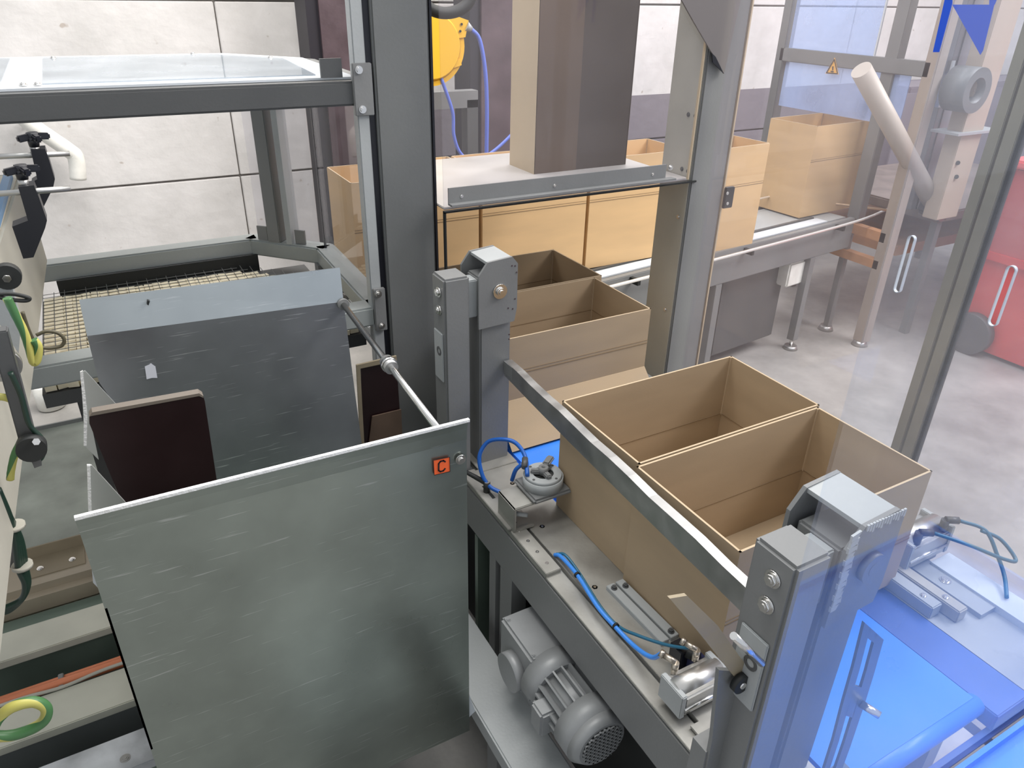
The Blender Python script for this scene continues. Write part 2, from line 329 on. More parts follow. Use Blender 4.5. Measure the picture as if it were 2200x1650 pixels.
box('upright', GREYD, t, a.x + .0, a.x + .07, 4.1, 4.18, FZ, a.z); box('upright', GREYD, t, b.x - .07, b.x, 4.1, 4.18, FZ, a.z - .05)
# ------------------------------------------------------------------ enclosure at the left
t = thing('machine_enclosure', 'grey tube-framed enclosure with pale lid above the wire mesh table at left', 'enclosure', (.2, 2.6, FZ))
ring = [(-.9, 2.2), (.735, 2.2), (.75, 2.85), (.52, 3.10), (-.9, 3.10)]
def rail(a, b, z0, z1, hw, nm='frame_rail', m=GREY):
    a, b = V(a), V(b); d = (b - a); c = (a + b) / 2
    return MB().obox(V((c.x, c.y, (z0 + z1) / 2)), (d.x, d.y, 0), (-d.y, d.x, 0), d.length / 2 + hw * .4, hw, (z1 - z0) / 2, .006).build(nm, m, t)
RG = mat('ring_paint', (.30, .325, .32), .35, 0, .04, 100, .08, 4)
for i in range(4): rail(ring[i], ring[i + 1], -.995, -.93, .04, m=RG)
for i in range(4): rail(ring[i], ring[i + 1], -.312, -.247, .038, m=GREYD if i == 0 else GREY)
for q in ([(-.9, 2.21), (.72, 2.21), (.62, 2.27), (-.9, 2.27)], [(.72, 2.21), (.735, 2.84), (.66, 2.80), (.62, 2.27)], [(.735, 2.84), (.51, 3.09), (.46, 3.02), (.66, 2.80)], [(.51, 3.09), (-.9, 3.09), (-.9, 3.02), (.46, 3.02)], [(-.15, 2.27), (-.06, 2.27), (-.06, 3.02), (-.15, 3.02)]):
    MB().poly_prism([V((x, y, -.246)) for x, y in q], (0, 0, .006)).build('lid_border', PALE, t)
MB().poly_prism([V((x, y, -.240)) for x, y in [(-.06, 2.27), (.62, 2.27), (.66, 2.80), (.46, 3.02), (-.06, 3.02)]], (0, 0, .003)).build('lid_sheet', GLASSL, t)
MB().poly_prism([V((x, y, -.240)) for x, y in [(-.85, 2.27), (-.15, 2.27), (-.15, 3.02), (-.85, 3.02)]], (0, 0, .003)).build('lid_sheet', GLASSL, t)
for x, y in ((-.03, 2.98), (.40, 3.03), (.62, 2.82), (-.1, 2.25), (-.07, 2.25)): bolt(t, (x, y, -.238), (0, 0, 1), .007, .006)
a = P(691, 168, 1, 2.18); b = P(733, 125, 1, 2.18); MB().box(a.x, b.x, 2.18, 2.19, a.z, b.z).build('tab', GREYD, t)
a = P(765, 250, 1, 2.15); b = P(798, 135, 1, 2.15); MB().box(a.x, b.x, 2.15, 2.165, a.z, b.z, .002).build('hinge_plate', GREY, t)
bolt(t, P(771, 150, 1, 2.15), (0, -1, 0), .008); bolt(t, P(779, 235, 1, 2.15), (0, -1, 0), .008)
a = P(808, 712, 1, 2.15); b = P(826, 618, 1, 2.15); MB().box(a.x, b.x, 2.145, 2.16, a.z, b.z, .002).build('hinge_plate', GREY, t)
bolt(t, P(812, 632, 1, 2.14), (0, -1, 0), .009); bolt(t, P(820, 700, 1, 2.14), (0, -1, 0), .008)
# corner uprights
q = V((.60, 3.0)); MB().obox(V((q.x, q.y, -.62)), (1, -1, 0), (1, 1, 0), .028, .028, .31, .003).build('upright', GREY, t)
q2 = V((.63, 2.97)); MB().obox(V((q2.x + .02, q2.y - .02, -.62)), (1, -1, 0), (1, 1, 0), .012, .03, .31).build('upright', GREYL, t)
for s in (-1, 1): MB().obox(V((.61 + .06 * s, 2.97 - .06 * s, -.90)), (1, -1, 0), (1, 1, 0), .022, .004, .028).build('foot_bracket', GREY, t)
MB().box(.742, .747, 2.24, 2.83, -.93, -.31).build('side_pane', GLASS, t)
MB().obox(V((.64, 2.98, -.62)), (1, -1.08, 0), (1, 1, 0), .14, .0025, .31).build('corner_pane', GLASS, t)
MB().box(.741, .748, 2.82, 2.835, -.93, -.31).build('pane_seal', BLACK, t)
for (x, y) in ((-.82, 2.2), (-.82, 3.1), (.70, 2.82)): box('leg', GREY, t, x, x + .05, y - .02, y + .03, FZ, -.99)
box('tray_wall', DARK, t, -.2, .52, 3.04, 3.05, -1.15, -.99)
# wire mesh table
t = thing('wire_mesh_table', 'cream slatted belt under a wire mesh inside the grey frame at left', 'conveyor', (.2, 2.6, -1.10))
for i in range(22):
    y = 2.27 + i * .0345
    x1 = .70 if y < 2.75 else .70 - (y - 2.75) * .95
    b = MB(); n = int((x1 + .25) / .03)
    for k in range(n):
        xa = -.25 + k * .03
        dy = .004 * math.sin(k * 1.7 + i * .6)
        b.obox(V((xa + .014, y + dy, -1.045)), (1, .25 * math.sin(k * 2.1), 0), (0, 1, 0), .0145, .0125, .008)
    b.build('belt_slat', CREAMB, t)
b = MB()
for i in range(29):
    x = -.25 + i * .0345; ye = 3.02 if x < .45 else 3.02 - (x - .45) * 1.0
    if x < .72: b.tube([V((x, y, -1.02 + .002 * math.sin(y * 90 + i * 3.14))) for y in [2.25 + k * (ye - 2.25) / 3 for k in range(4)]], .0013, n=5, sub=0)
for i in range(22):
    y = 2.26 + i * .035; xe = .70 if y < 2.72 else .70 - (y - 2.72)
    b.tube([V((-.25, y, -1.018)), V((xe * .5, y, -1.018)), V((xe, y, -1.018))], .0011, n=5, sub=0)
b.build('wire_mesh', FRAME, t, 'woven steel wire mesh', 'stuff')
box('belt_bed', GREYD, t, -.26, .70, 2.25, 3.03, -1.10, -1.056)
for x in (-.22, .64): box('leg', GREYD, t, x, x + .04, 2.72, 2.76, FZ, -1.10)
# ------------------------------------------------------------------ cardboard boxes
def carton(name, label, x0, y0, z0, dx, dy, dz, m, rot=0., crease=(.5,), group=None, flap=False):
    t = thing(name, label, 'box', (x0 + dx / 2, y0 + dy / 2, z0), group); th = .005
    c = t.location
    def W(nm, *a, mm=None):
        o = MB().box(*a).build(nm, mm or m, t); return o
    W('side_panel', x0, x0 + dx, y0, y0 + th, z0, z0 + dz)
    W('side_panel', x0, x0 + dx, y0 + dy - th, y0 + dy, z0, z0 + dz)
    W('end_panel', x0, x0 + th, y0 + th, y0 + dy - th, z0, z0 + dz)
    W('end_panel', x0 + dx - th, x0 + dx, y0 + th, y0 + dy - th, z0, z0 + dz)
    W('bottom_panel', x0 + th, x0 + dx - th, y0 + th, y0 + dy - th, z0, z0 + th)
    # raw board edges
    e = MB(); h = z0 + dz; e.box(x0, x0 + dx, y0, y0 + th, h, h + .0012); e.box(x0, x0 + dx, y0 + dy - th, y0 + dy, h, h + .0012)
    e.box(x0, x0 + th, y0, y0 + dy, h, h + .0012); e.box(x0 + dx - th, x0 + dx, y0, y0 + dy, h, h + .0012)
    e.box(x0 + dx - th - .004, x0 + dx - th + .0005, y0 + dy - th - .004, y0 + dy - th + .0005, z0 + dz * .42, h); e.build('raw_edge', CARDE, t)
    k = MB()
    for f in crease:
        z = z0 + dz * f
        k.box(x0 - .0008, x0 + dx + .0008, y0 - .0008, y0 + dy + .0008, z, z + .0025) if False else None
        k.box(x0 + th, x0 + dx - th, y0 + dy - th - .0012, y0 + dy - th, z, z + .003)
        k.box(x0 + dx - th - .0012, x0 + dx - th, y0 + th, y0 + dy - th, z, z + .003)
        k.box(x0, x0 + dx, y0 - .0012, y0, z, z + .003); k.box(x0, x0 + dx, y0 - .0012, y0, z + .012, z + .0135)
        k.box(x0 - .0012, x0, y0, y0 + dy, z, z + .003) if len(crease) > 1 else None
    k.build('crease', mat('cardboard_crease', (.25, .175, .10), .9), t)
    if flap:
        MB().poly_prism([V((x0, y0 - .002, z0 + dz * .35)), V((x0 + dx, y0 - .002, z0 + dz * .35)), V((x0 + dx, y0 - .12, z0 + .004)), V((x0, y0 - .12, z0 + .004))], (0, .004, .002)).build('flap', m, t)
    if rot: t.rotation_euler.z = rot
    return t
GA = 'open brown cardboard boxes on the blue belt'
BZ = -1.355
carton('cardboard_box', 'open brown box nearest the camera beside the toothed right-hand lift bracket', .982, .778, BZ, .62, .342, .352, CARD, 0, (.42,), GA)
carton('cardboard_box', 'open brown box second from the front, touching the nearest box', .994, 1.126, BZ, .622, .342, .352, CARD, 0, (.42,), GA)
carton('cardboard_box', 'open brown box third from the front with its lower flap folded out, beyond the gap', 1.01, 1.885, BZ, .622, .352, .352, CARD, 0, (.62,), GA, True)
carton('cardboard_box', 'open brown box farthest along the blue belt, below the pale shelf', 1.05, 2.245, BZ, .622, .362, .352, CARD, 0, (.62,), GA)
GB = 'pale boxes on the conveyor behind the machine'
BB = -1.30
def bgcarton(label, x0, x1, y, d, z1, rot=0):
    return carton('cardboard_box', label, x0, y, BB, x1 - x0, d, z1 - BB, CARDB, rot, (.62,), GB)
bgcarton('pale cardboard box at the left end of the row beside the tall post', .93, 1.525, 3.03, .34, -.74)
bgcarton('pale cardboard box in the middle of the row under the shelf', 1.545, 2.125, 3.03, .34, -.74)
bgcarton('pale cardboard box at the right end of the row under the shelf', 2.145, 2.75, 3.03, .34, -.74)
bgcarton('open pale box just right of the drilled grey post', 2.88, 3.27, 2.96, .26, -.735, .06)
bgcarton('tall open pale box under the yellow warning triangle', 3.95, 4.49, 3.26, .36, -.73, .07)
# ------------------------------------------------------------------ blue belt conveyor
t = thing('belt_conveyor', 'blue belt conveyor bed carrying the open cardboard boxes', 'conveyor', (1.2, 1.5, FZ))
MB().box(1.003, 1.46, .45, 2.61, -1.40, -1.36, .012).build('belt', BLUEB, t)
MB().cyl((1.003, .46, -1.385), (1.46, .46, -1.385), .024, 24).build('end_roller', BLUEB, t)
box('bed', GREYD, t, 1.0, 1.45, .5, 2.60, -1.52, -1.41)
box('side_channel', BLUEF, t, 1.46, 1.585, .41, 1.1, -1.42, -1.372, bev=.003)
box('side_channel', GREY, t, 1.46, 1.585, 1.1, 2.61, -1.42, -1.365, bev=.003)
box('end_apron', BLUEF, t, .99, 1.9, .404, .425, -1.62, -1.43)
box('guide_rail', GREYL, t, 1.585, 1.625, .66, 1.0, -1.372, -1.335, bev=.003)
box('guide_rail', CREAM, t, 1.632, 1.668, .62, 1.1, -1.372, -1.335, bev=.003)
for y in (.70, .9):
    bolt(t, (1.605, y, -1.335), (0, 0, 1), .006, .005); bolt(t, (1.65, y - .03, -1.335), (0, 0, 1), .006, .005)
box('side_plate', GREYL, t, 1.58, 1.76, .41, 1.15, -1.38, -1.372)
box('side_plate', PALE, t, 1.76, 1.84, .41, .78, -1.372, -1.352)
box('side_plate', GREYL, t, 1.70, 1.77, .60, .82, -1.372, -1.358)
bolt(t, (1.735, .72, -1.358), (0, 0, 1), .011, .006)
for (x, y) in ((1.0, .6), (1.0, 2.4), (1.75, .6), (1.75, 1.9)): box('leg', GREY, t, x, x + .06, y, y + .06, FZ, -1.4)
box('side_plate', GREY, t, 1.62, 1.80, 1.15, 2.61, -1.42, -1.38)
MB().cyl((1.72, .45, -1.372), (1.72, .45, -1.20), .012).build('pin', STEEL, t)
MB().cyl((1.84, .56, -1.26), (1.90, .50, -1.23), .012).build('pin', STEEL, t)
# left side frame
t = thing('machine_side_frame', 'grey box-section side frame left of the open boxes with a screwed strip', 'frame', (.84, 1.3, FZ))
box('side_beam', GREY, t, .81, .985, .42, 2.05, -1.525, -1.372, bev=.006)
box('cover_plate', PLATE, t, .868, 1.000, .42, 2.05, -1.372, -1.356, bev=.001)
box('cover_plate', PLATE, t, .812, .862, .42, 1.23, -1.372, -1.364, bev=.001)
st = box('screwed_strip', PLATE, t, .812, .858, 1.225, 1.74, -1.372, -1.352, bev=.0015)
for y in (1.26, 1.31, 1.36, 1.41): MB().cyl((.835, y, -1.352), (.835, y, -1.3505), .005, 14, hole=.002).build('screw', CHROME, st)
st2 = box('slotted_plate', PLATE, t, .806, .872, 1.42, 1.72, -1.352, -1.344, bev=.0015)
for y in (1.47, 1.60): MB().box(.832, .842, y - .035, y + .035, -1.3445, -1.3435).build('slot', DARK, st2)
for (x, y) in ((.905, 1.40), (.90, 1.13), (.88, .79), (.93, 1.62)):
    bolt(t, (x, y, -1.362), (0, 0, 1), .008, .006)
for (x, y) in ((.962, .97), (.956, .962)): MB().cyl((x, y, -1.362), (x, y, -1.3613), .004).build('drilled_hole', DARK, t)
box('lower_beam', GREYL, t, .62, .765, .42, 1.95, -1.86, -1.80, bev=.005)
box('lower_beam', GREYL, t, .18, .50, .55, .98, -1.86, -1.80, bev=.004)
for y in (1.40, 1.93, .5): box('upright', GREY, t, .81, .86, y, y + .07, FZ, -1.52)
box('upright', GREY, t, .81, .87, 1.50, 1.54, FZ, -1.52)
box('cross_plate', GREEND, t, .81, 1.0, 1.62, 1.64, FZ, -1.525)
for y in (.5, 1.2, 1.85): box('foot_post', GREY, t, .66, .72, y, y + .06, FZ, -1.86)
box('foot_post', GREY, t, .3, .36, .7, .76, FZ, -1.86)
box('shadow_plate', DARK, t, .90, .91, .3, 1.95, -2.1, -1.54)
# strips next to the nearest box
t = thing('guide_strip_pair', 'pair of pale bolted strips on the side frame beside the nearest boxes', 'strip', (.97, .9, -1.362))
a, b = P(1330, 1250, 2, -1.35), P(1450, 1370, 2, -1.35)
for k, off in enumerate((0, .03)):
    d = (b - a).normalized(); n_ = V((-d.y, d.x, 0)) * -1
    o = MB().obox((a + b) / 2 + n_ * off * 1.0 + V((0, 0, -.003)), d, (0, 0, 1), (b - a).length / 2, .009, .012, .001).build('strip', GREYL, t)
    for f in (.12, .93) if k == 0 else (.08,): bolt(o, a + (b - a) * f + n_ * off + V((0, 0, .006)), (0, 0, 1), .006, .008, GREYD)
# ------------------------------------------------------------------ stop rail along the boxes
t = thing('side_rail', 'bent stainless guide rail running along the left rims of the open boxes', 'rail', (.95, 1.2, -1.05))
A = V((.992, 1.75, -1.0)); B = V((.938, .60, -1.0)); N_ = 14
b = MB(); top = []; 
d = (B - A).normalized(); nx = V((d.y, -d.x, 0)); nx = nx if nx.x < 0 else -nx
rows = []
for i in range(N_ + 1):
    q = A + (B - A) * (i / N_); wob = .0022 * math.sin(i * 1.9); hh = .050 + .012 * math.sin(min(1, i / N_ * 2) * 1.5)
    rows.append([b.bm.verts.new(v) for v in (q + V((0, 0, wob)), q + nx * .024 + V((0, 0, wob)), q + nx * .024 + V((0, 0, -hh)), q + nx * .020 + V((0, 0, -hh)), q + nx * .020 + V((0, 0, -.004 + wob)), q + V((0, 0, -.004 + wob)))])
for i in range(N_):
    for j in range(6): b.face([rows[i][j], rows[i][(j + 1) % 6], rows[i + 1][(j + 1) % 6], rows[i + 1][j]])
b.face(rows[0][::-1]); b.face(rows[-1]); b.build('angle', STEEL, t)
MB().box(.965, .985, 1.70, 1.752, -1.04, -1.0).build('end_clip', GREY, t)
# ------------------------------------------------------------------ lift towers
def tower(label, y0, zt, teeth):
    t = thing('lift_bracket', label, 'machine arm', (.88, y0 + .04, -1.36))
    box('outer_arm', GREY, t, .772, .850, y0, y0 + .085, -1.36, zt, bev=.006)
    for z in (zt - .045, zt - .098): bolt(t, (.772, y0 + .035, z), (-1, 0, 0), .011, .010)
    pl = box('cover_plate', GREYL, t, .767, .772, y0 + .012, y0 + .07, zt - .32, zt - .165, bev=.002)
    MB().cyl((.767, y0 + .035, zt - .225), (.7655, y0 + .035, zt - .225), .014, 16, hole=.008).build('hole', GREYD, pl)
    box('link_block', GREYL, t, .850, .885, y0 + .02, y0 + .07, zt - .135, zt - .022, bev=.003)
    box('inner_arm', GREY, t, .888, .990, y0 + .012, y0 + .10, -1.36, zt - .02, bev=.005)
    x0, x1 = .876, 1.0; zc = zt + .038
    prof = [(x0, zt - .165), (x0, zt - .005), (x0 + .028, zc - .006), (x1 - .018, zc), (x1, zc - .022), (x1, zt - .12), (x1 - .008, zt - .16)]
    hd = MB().poly_prism([V((x, y0 - .004, z)) for x, z in prof], (0, .008, 0)).build('head_plate', GREY, t)
    MB().poly_prism([V((x, y0 + .108, z)) for x, z in prof], (0, .008, 0)).build('head_plate', GREY, t)
    MB().poly_prism([V((x0 + .03, y0, zc - .008)), V((x1 - .018, y0, zc - .001)), V((x1, y0, zc - .024)), V((x1 - .006, y0, zc - .03)), V((x1 - .02, y0, zc - .009)), V((x0 + .03, y0, zc - .016))], (0, .112, 0)).build('head_cover', GREYL, t)
    b = MB(); b.cyl((.942, y0 - .004, zt - .058), (.942, y0 - (.016 if teeth else .009), zt - .058), .027 if teeth else .022, 28); b.cyl((.942, y0 - .009, zt - .058), (.942, y0 - (.0165 if teeth else .017), zt - .058), .013, 12); b.cyl((.942, y0 - .017, zt - .058), (.942, y0 - (.017 if teeth else .021), zt - .058), .008, 12) if not teeth else None; b.build('pivot_bolt', GREY if teeth else CHROME, t)
    if teeth:
        b = MB()
        for k in range(13):
            z = zc - .012 - k * .012
            b.poly_prism([V((x0 - .001 + .002 * (k % 2), y0 - .006, z)), V((x0 + .018, y0 - .006, z + .004)), V((x0 + .012 + .004 * (k % 3), y0 - .006, z - .010)), V((x0, y0 - .006, z - .011))], (0, .004, 0))
        b.build('chipped_paint', mat('bare_primer', (.42, .44, .45), .6), t)
        b = MB()
        for k in range(14): b.box(x0 + .03 + k * .0066, x0 + .035 + k * .0066, y0 - .0062, y0 - .003, zc - .014 - .003 * (k % 3), zc - .003)
        b.build('chipped_paint', mat('bare_primer', (.42, .44, .45), .6), t)
    else:
        b = MB()
        for (u, z) in ((.115, -.03), (.105, -.028), (.12, -.05), (.095, -.155), (.117, -.13), (.11, -.16), (.1, -.24), (.1, -.255)): b.box(x0 + u - .002, x0 + u + .002, y0 - .0052, y0 - .003, zc + z, zc + z + .004)
        b.build('paint_chip', COLM, t)
    box('foot_plate', PLATE, t, .868, 1.0, y0 - .03, y0 + .12, -1.362, -1.352, bev=.001)
    return t
tw1 = tower('grey pivoting lift bracket left of the farther boxes, beside the tall post', 1.745, -.71, False)
tw2 = tower('grey lift bracket with chipped edges at the near end, in front of the nearest box', .507, -.74, True)
# slotted plate beside the near bracket
t = thing('slotted_plate', 'blue-grey upright plate with two long slots by the near lift bracket', 'plate', P(1810, 1600, 1, .46))
outer = [P(*q, 1, .46) for q in ((1852, 1333), (1892, 1362), (1893, 1378), (1842, 1540), (1800, 1650), (1780, 1720), (1745, 1720), (1775, 1600), (1812, 1470))]
b = MB(); SL = mat('slate_plate', (.09, .13, .20), .35, .3)
# build frame with two slots from strips
L1 = [(1852, 1333), (1828, 1430), (1808, 1500), (1786, 1585), (1750, 1700)]
Rr = [(1893, 1370), (1872, 1445), (1852, 1510), (1822, 1600), (1782, 1710)]
def lerp(p, q, f): return (p[0] + (q[0] - p[0]) * f, p[1] + (q[1] - p[1]) * f)
def quadp(bb, qs): bb.poly_prism([P(*q, 1, .46) for q in qs], (0, -.005, 0))
for i in range(4):
    a0, a1, b0, b1 = L1[i], L1[i + 1], Rr[i], Rr[i + 1]
    quadp(b, [a0, lerp(a0, b0, .3), lerp(a1, b1, .3), a1]); quadp(b, [lerp(a0, b0, .62), b0, b1, lerp(a1, b1, .62)])
for i, f0, f1 in ((0, 0, .25), (1, .5, 1), (2, 0, .35), (3, .6, 1)):
    a0, a1, b0, b1 = lerp(L1[i], L1[i + 1], f0), lerp(L1[i], L1[i + 1], f1), lerp(Rr[i], Rr[i + 1], f0), lerp(Rr[i], Rr[i + 1], f1)
    quadp(b, [lerp(a0, b0, .28), lerp(a0, b0, .64), lerp(a1, b1, .64), lerp(a1, b1, .28)])
b.build('plate', SL, t)
MB().cyl(P(1850, 1512, 1, .455), P(1850, 1512, 1, .455) + V((.012, -.03, -.004)), .007).build('stud', CHROME, t)
box('foot', SL, t, P(1750, 1700, 1, .46).x - .02, P(1782, 1710, 1, .46).x + .02, .44, .47, -1.56, P(1760, 1680, 1, .46).z)
# brown arm with roller in front of the near bracket
t = thing('roller_bracket', 'brown angled flat arm ending in a roller beside the near bracket', 'machine arm', P(1585, 1460, 1, .56))
YG = .56
MB().poly_prism([P(*q, 1, YG) for q in ((1433, 1280), (1470, 1274), (1536, 1338), (1603, 1432), (1602, 1444), (1572, 1448), (1500, 1358))], (0, -.006, 0)).build('arm', BROWNP, t)
MB().poly_prism([P(*q, 1, YG) for q in ((1545, 1440), (1602, 1444), (1606, 1490), (1614, 1540), (1600, 1575), (1570, 1650), (1550, 1720), (1505, 1720), (1530, 1590))], (0, .008, 0)).build('lower_plate', GREY, t)
c = P(1585, 1462, 1, YG - .008); MB().cyl(c, c + V((0, -.012, 0)), .018, 24, hole=.006).build('roller', DARK, t)
MB().cyl(c, c + V((0, -.014, 0)), .006, 14).build('roller_pin', CHROME, t)
MB().tube([P(1576, 1366, 1, .50), P(1636, 1425, 1, .50)], .006, n=10, sub=0).build('edge_strip', CHROME, t)
box('mount', GREY, t, P(1530, 1600, 1, .56).x - .005, P(1580, 1600, 1, .56).x, .565, .60, -1.5, -1.2)
# ------------------------------------------------------------------ pneumatic cylinders and hoses
t = thing('air_cylinder', 'silver air cylinder on the side frame beside the nearest box', 'air cylinder', (.9, .76, -1.362))
def acyl(t, x0, x1, y, z, r):
    box('body', STEEL, t, x0, x1, y - r, y + r, z - r, z + r * .6, bev=.004)
    MB().cyl((x0 - .004, y, z + r * .3), (x1 + .002, y, z + r * .3), r * .75, 24).build('barrel', mat('brushed_barrel', (.62, .61, .59), .34, .9), t)
    for s in (-1, 1): MB().cyl((x0, y + s * r, z - r * .4), (x1, y + s * r, z - r * .4), .005, 10).build('tie_rod', CHROME, t)
    box('end_cap', GREYL, t, x0 - .012, x0 + .002, y - r * 1.05, y + r * 1.05, z - r, z + r * .9, bev=.002)
    box('end_cap', GREYL, t, x1 - .006, x1 + .010, y - r * 1.05, y + r * 1.05, z - r, z + r * .9, bev=.002)
acyl(t, .838, .955, .752, -1.31, .034)
f1, f2 = V((.862, .785, -1.262)), V((.925, .79, -1.262))
for f, nm in ((f1, 0), (f2, 1)):
    b = MB(); b.cyl(f + V((0, 0, -.03)), f + V((0, 0, .0)), .008, 12); b.cyl(f, f + V((-.012, .025, .004)), .007, 12); b.cyl(f + V((-.012, .025, .004)), f + V((-.016, .034, .006)), .009, 12); b.build('fitting', mat('nickel_fitting', (.50, .45, .38), .3, .9), t)
MB().poly_prism([(.845, .70, -1.36), (.955, .70, -1.36), (.955, .60, -1.36), (.845, .60, -1.36)], (0, 0, .006)).build('mount_plate', PLATE, t)
z0 = -1.352
t = thing('blue_hose', 'bright blue air hose running along the side frame to the silver cylinder', 'hose', (.85, 1.1, z0))
s0 = P(1192, 1192, 2, -1.352)
pts = [s0, P(1205, 1196, 2, -1.34), P(1240, 1235, 2, -1.335), P(1285, 1305, 2, -1.335), P(1325, 1350, 2, -1.335), P(1365, 1390, 2, -1.33), P(1400, 1412, 2, -1.30), f1 + V((-.014, .03, .005))]
ho = tube('hose', mat('bright_hose', (.05, .26, .80), .35), t, pts, .0055)
for q in (P(1240, 1235, 2, -1.335), P(1323, 1345, 2, -1.335)): MB().cyl(q + V((.0, .003, -.0)), q + V((.0, -.003, 0)), .0085, 14).build('cable_tie', DARK, t)
t = thing('teal_hose', 'dark teal air hose branching from the blue hose to the rear cylinder fitting', 'hose', (.85, 1.1, z0))
pts = [P(1196, 1190, 2, -1.345), P(1215, 1193, 2, -1.335), P(1245, 1232, 2, -1.345), P(1290, 1303, 2, -1.347), P(1328, 1345, 2, -1.345), P(1370, 1365, 2, -1.33), P(1430, 1385, 2, -1.31), P(1480, 1392, 2, -1.28), f2 + V((-.014, .03, .005))]
tube('hose', TEALH, t, pts, .004)
t = thing('sensor_block', 'small black and navy sensor block behind the silver cylinder', 'sensor', (.93, .84, -1.362))
box('body', BLACK, t, .915, .945, .82, .86, -1.362, -1.30, bev=.002); MB().cyl((.93, .835, -1.31), (.95, .80, -1.31), .012, 16).build('plunger', DARK, t)
box('bracket', mat('navy', (.03, .035, .10), .4), t, .935, .968, .80, .83, -1.362, -1.315)
t = thing('air_cylinder', 'silver air cylinder on the far right side of the blue belt', 'air cylinder', (1.78, .84, -1.37))
acyl(t, 1.66, 1.82, .83, -1.30, .045)
for f in (V((1.69, .80, -1.25)), V((1.80, .80, -1.25))):
    b = MB(); b.cyl(f + V((0, 0, -.02)), f + V((0, 0, .012)), .011, 12); b.cyl(f + V((0, 0, .012)), f + V((.028, -.018, .012)), .010, 12); b.build('fitting', GREYD, t)
MB().cyl((1.655, .83, -1.33), (1.58, .83, -1.335), .010, 12).build('piston_rod', CHROME, t)
box('foot', GREYL, t, 1.66, 1.82, .80, .86, -1.375, -1.344)
for k, (lab, pts) in enumerate((
    ('teal air hose looping from the upper fitting of the right-hand cylinder', [V((1.83, .78, -1.238)), V((1.87, .73, -1.25)), V((1.87, .68, -1.30)), V((1.85, .64, -1.33)), V((1.80, .60, -1.345))]),
    ('teal air hose looping from the lower fitting of the right-hand cylinder', [V((1.72, .78, -1.238)), V((1.78, .72, -1.255)), V((1.86, .66, -1.29)), V((1.90, .65, -1.30)), V((1.90, .70, -1.27)), V((1.86, .735, -1.25))]))):
    t = thing('teal_hose', lab, 'hose', pts[0]); tube('hose', TEALH, t, pts, .005)
t = thing('dark_cable', 'bundle of dark cables behind the right-hand cylinder', 'cable', (1.66, .95, -1.3))
for k in range(3): tube('cable', DARK, t, [V((1.64, .99 + .01 * k, -1.36)), V((1.67, .95 + .01 * k, -1.30 + .012 * k)), V((1.74, .90, -1.29 + .006 * k)), V((1.77, .87, -1.31))], .004)
# rotary clamp on the bent bracket
t = thing('rotary_clamp', 'round grey rotary clamp on a bent steel bracket left of the second box', 'clamp', (.90, 1.45, -1.356))
zc = -1.262; cc = V((.935, 1.455, zc))
b = MB(); b.obox((.878, 1.455, zc - .010), (1, 0, 0), (0, 1, 0), .060, .048, .004, .002); b.obox((.820, 1.455, zc - .048), (0, 0, 1), (0, 1, 0), .040, .048, .004, .002); b.obox((.850, 1.455, -1.350), (1, 0, 0), (0, 1, 0), .034, .048, .004, .002); b.build('bent_bracket', PLATE, t)
box('base_flange', GREY, t, cc.x - .062, cc.x + .062, cc.y - .062, cc.y + .062, zc - .006, zc + .010, bev=.006)
MB().cyl(cc + V((0, 0, .010)), cc + V((0, 0, .040)), .058, 40).build('housing', GREYL, t)
MB().cyl(cc + V((0, 0, .040)), cc + V((0, 0, .048)), .055, 40, .052, hole=.030).build('dial_ring', GREYL, t)
MB().cyl(cc + V((0, 0, .030)), cc + V((0, 0, .042)), .0305, 24).build('dial_recess', DARK, t)
b = MB(); 
for k in range(3):
    an = k * 2.1 + .5; b.obox(cc + V((math.cos(an) * .018, math.sin(an) * .018, .052)), (math.cos(an), math.sin(an), 0), (0, 0, 1), .018, .008, .008, .003)
b.cyl(cc + V((0, 0, .045)), cc + V((0, 0, .068)), .014, 20, hole=.006); b.obox(cc + V((.030, .022, .066)), (.8, .6, 0), (0, 0, 1), .022, .006, .011, .004); b.build('turn_handle', GREY, t)
for k in range(4):
    an = k * math.pi / 2 + .4; MB().cyl(cc + V((math.cos(an) * .045, math.sin(an) * .045, .048)), cc + V((math.cos(an) * .045, math.sin(an) * .045, .0488)), .004).build('screw', GREYD, t)
t = thing('blue_hose', 'dark blue air hose looped beside the rotary clamp', 'hose', (.88, 1.55, -1.3))
pts = [P(1133, 1022, 2, -1.21), P(1128, 980, 2, -1.19), P(1108, 952, 2, -1.18), P(1080, 944, 2, -1.18), P(1048, 950, 2, -1.20), P(1030, 980, 2, -1.24), P(1036, 1020, 2, -1.29), P(1052, 1045, 2, -1.32), P(1075, 1058, 2, -1.33)]
tube('hose', mat('deep_hose', (.01, .10, .42), .35), t, pts, .0062)
q = P(1127, 993, 2, -1.19); MB().cyl(P(1128, 985, 2, -1.19), P(1127, 1005, 2, -1.20), .009, 12).build('fitting', GREYD, t)
t = thing('blue_hose', 'short blue hose stub under the rotary clamp bracket', 'hose', P(1110, 1020, 2, -1.25))
tube('hose', mat('deep_hose', (.01, .10, .42), .35), t, [P(1122, 997, 2, -1.21), P(1108, 1010, 2, -1.23), P(1100, 1032, 2, -1.27)], .0062)
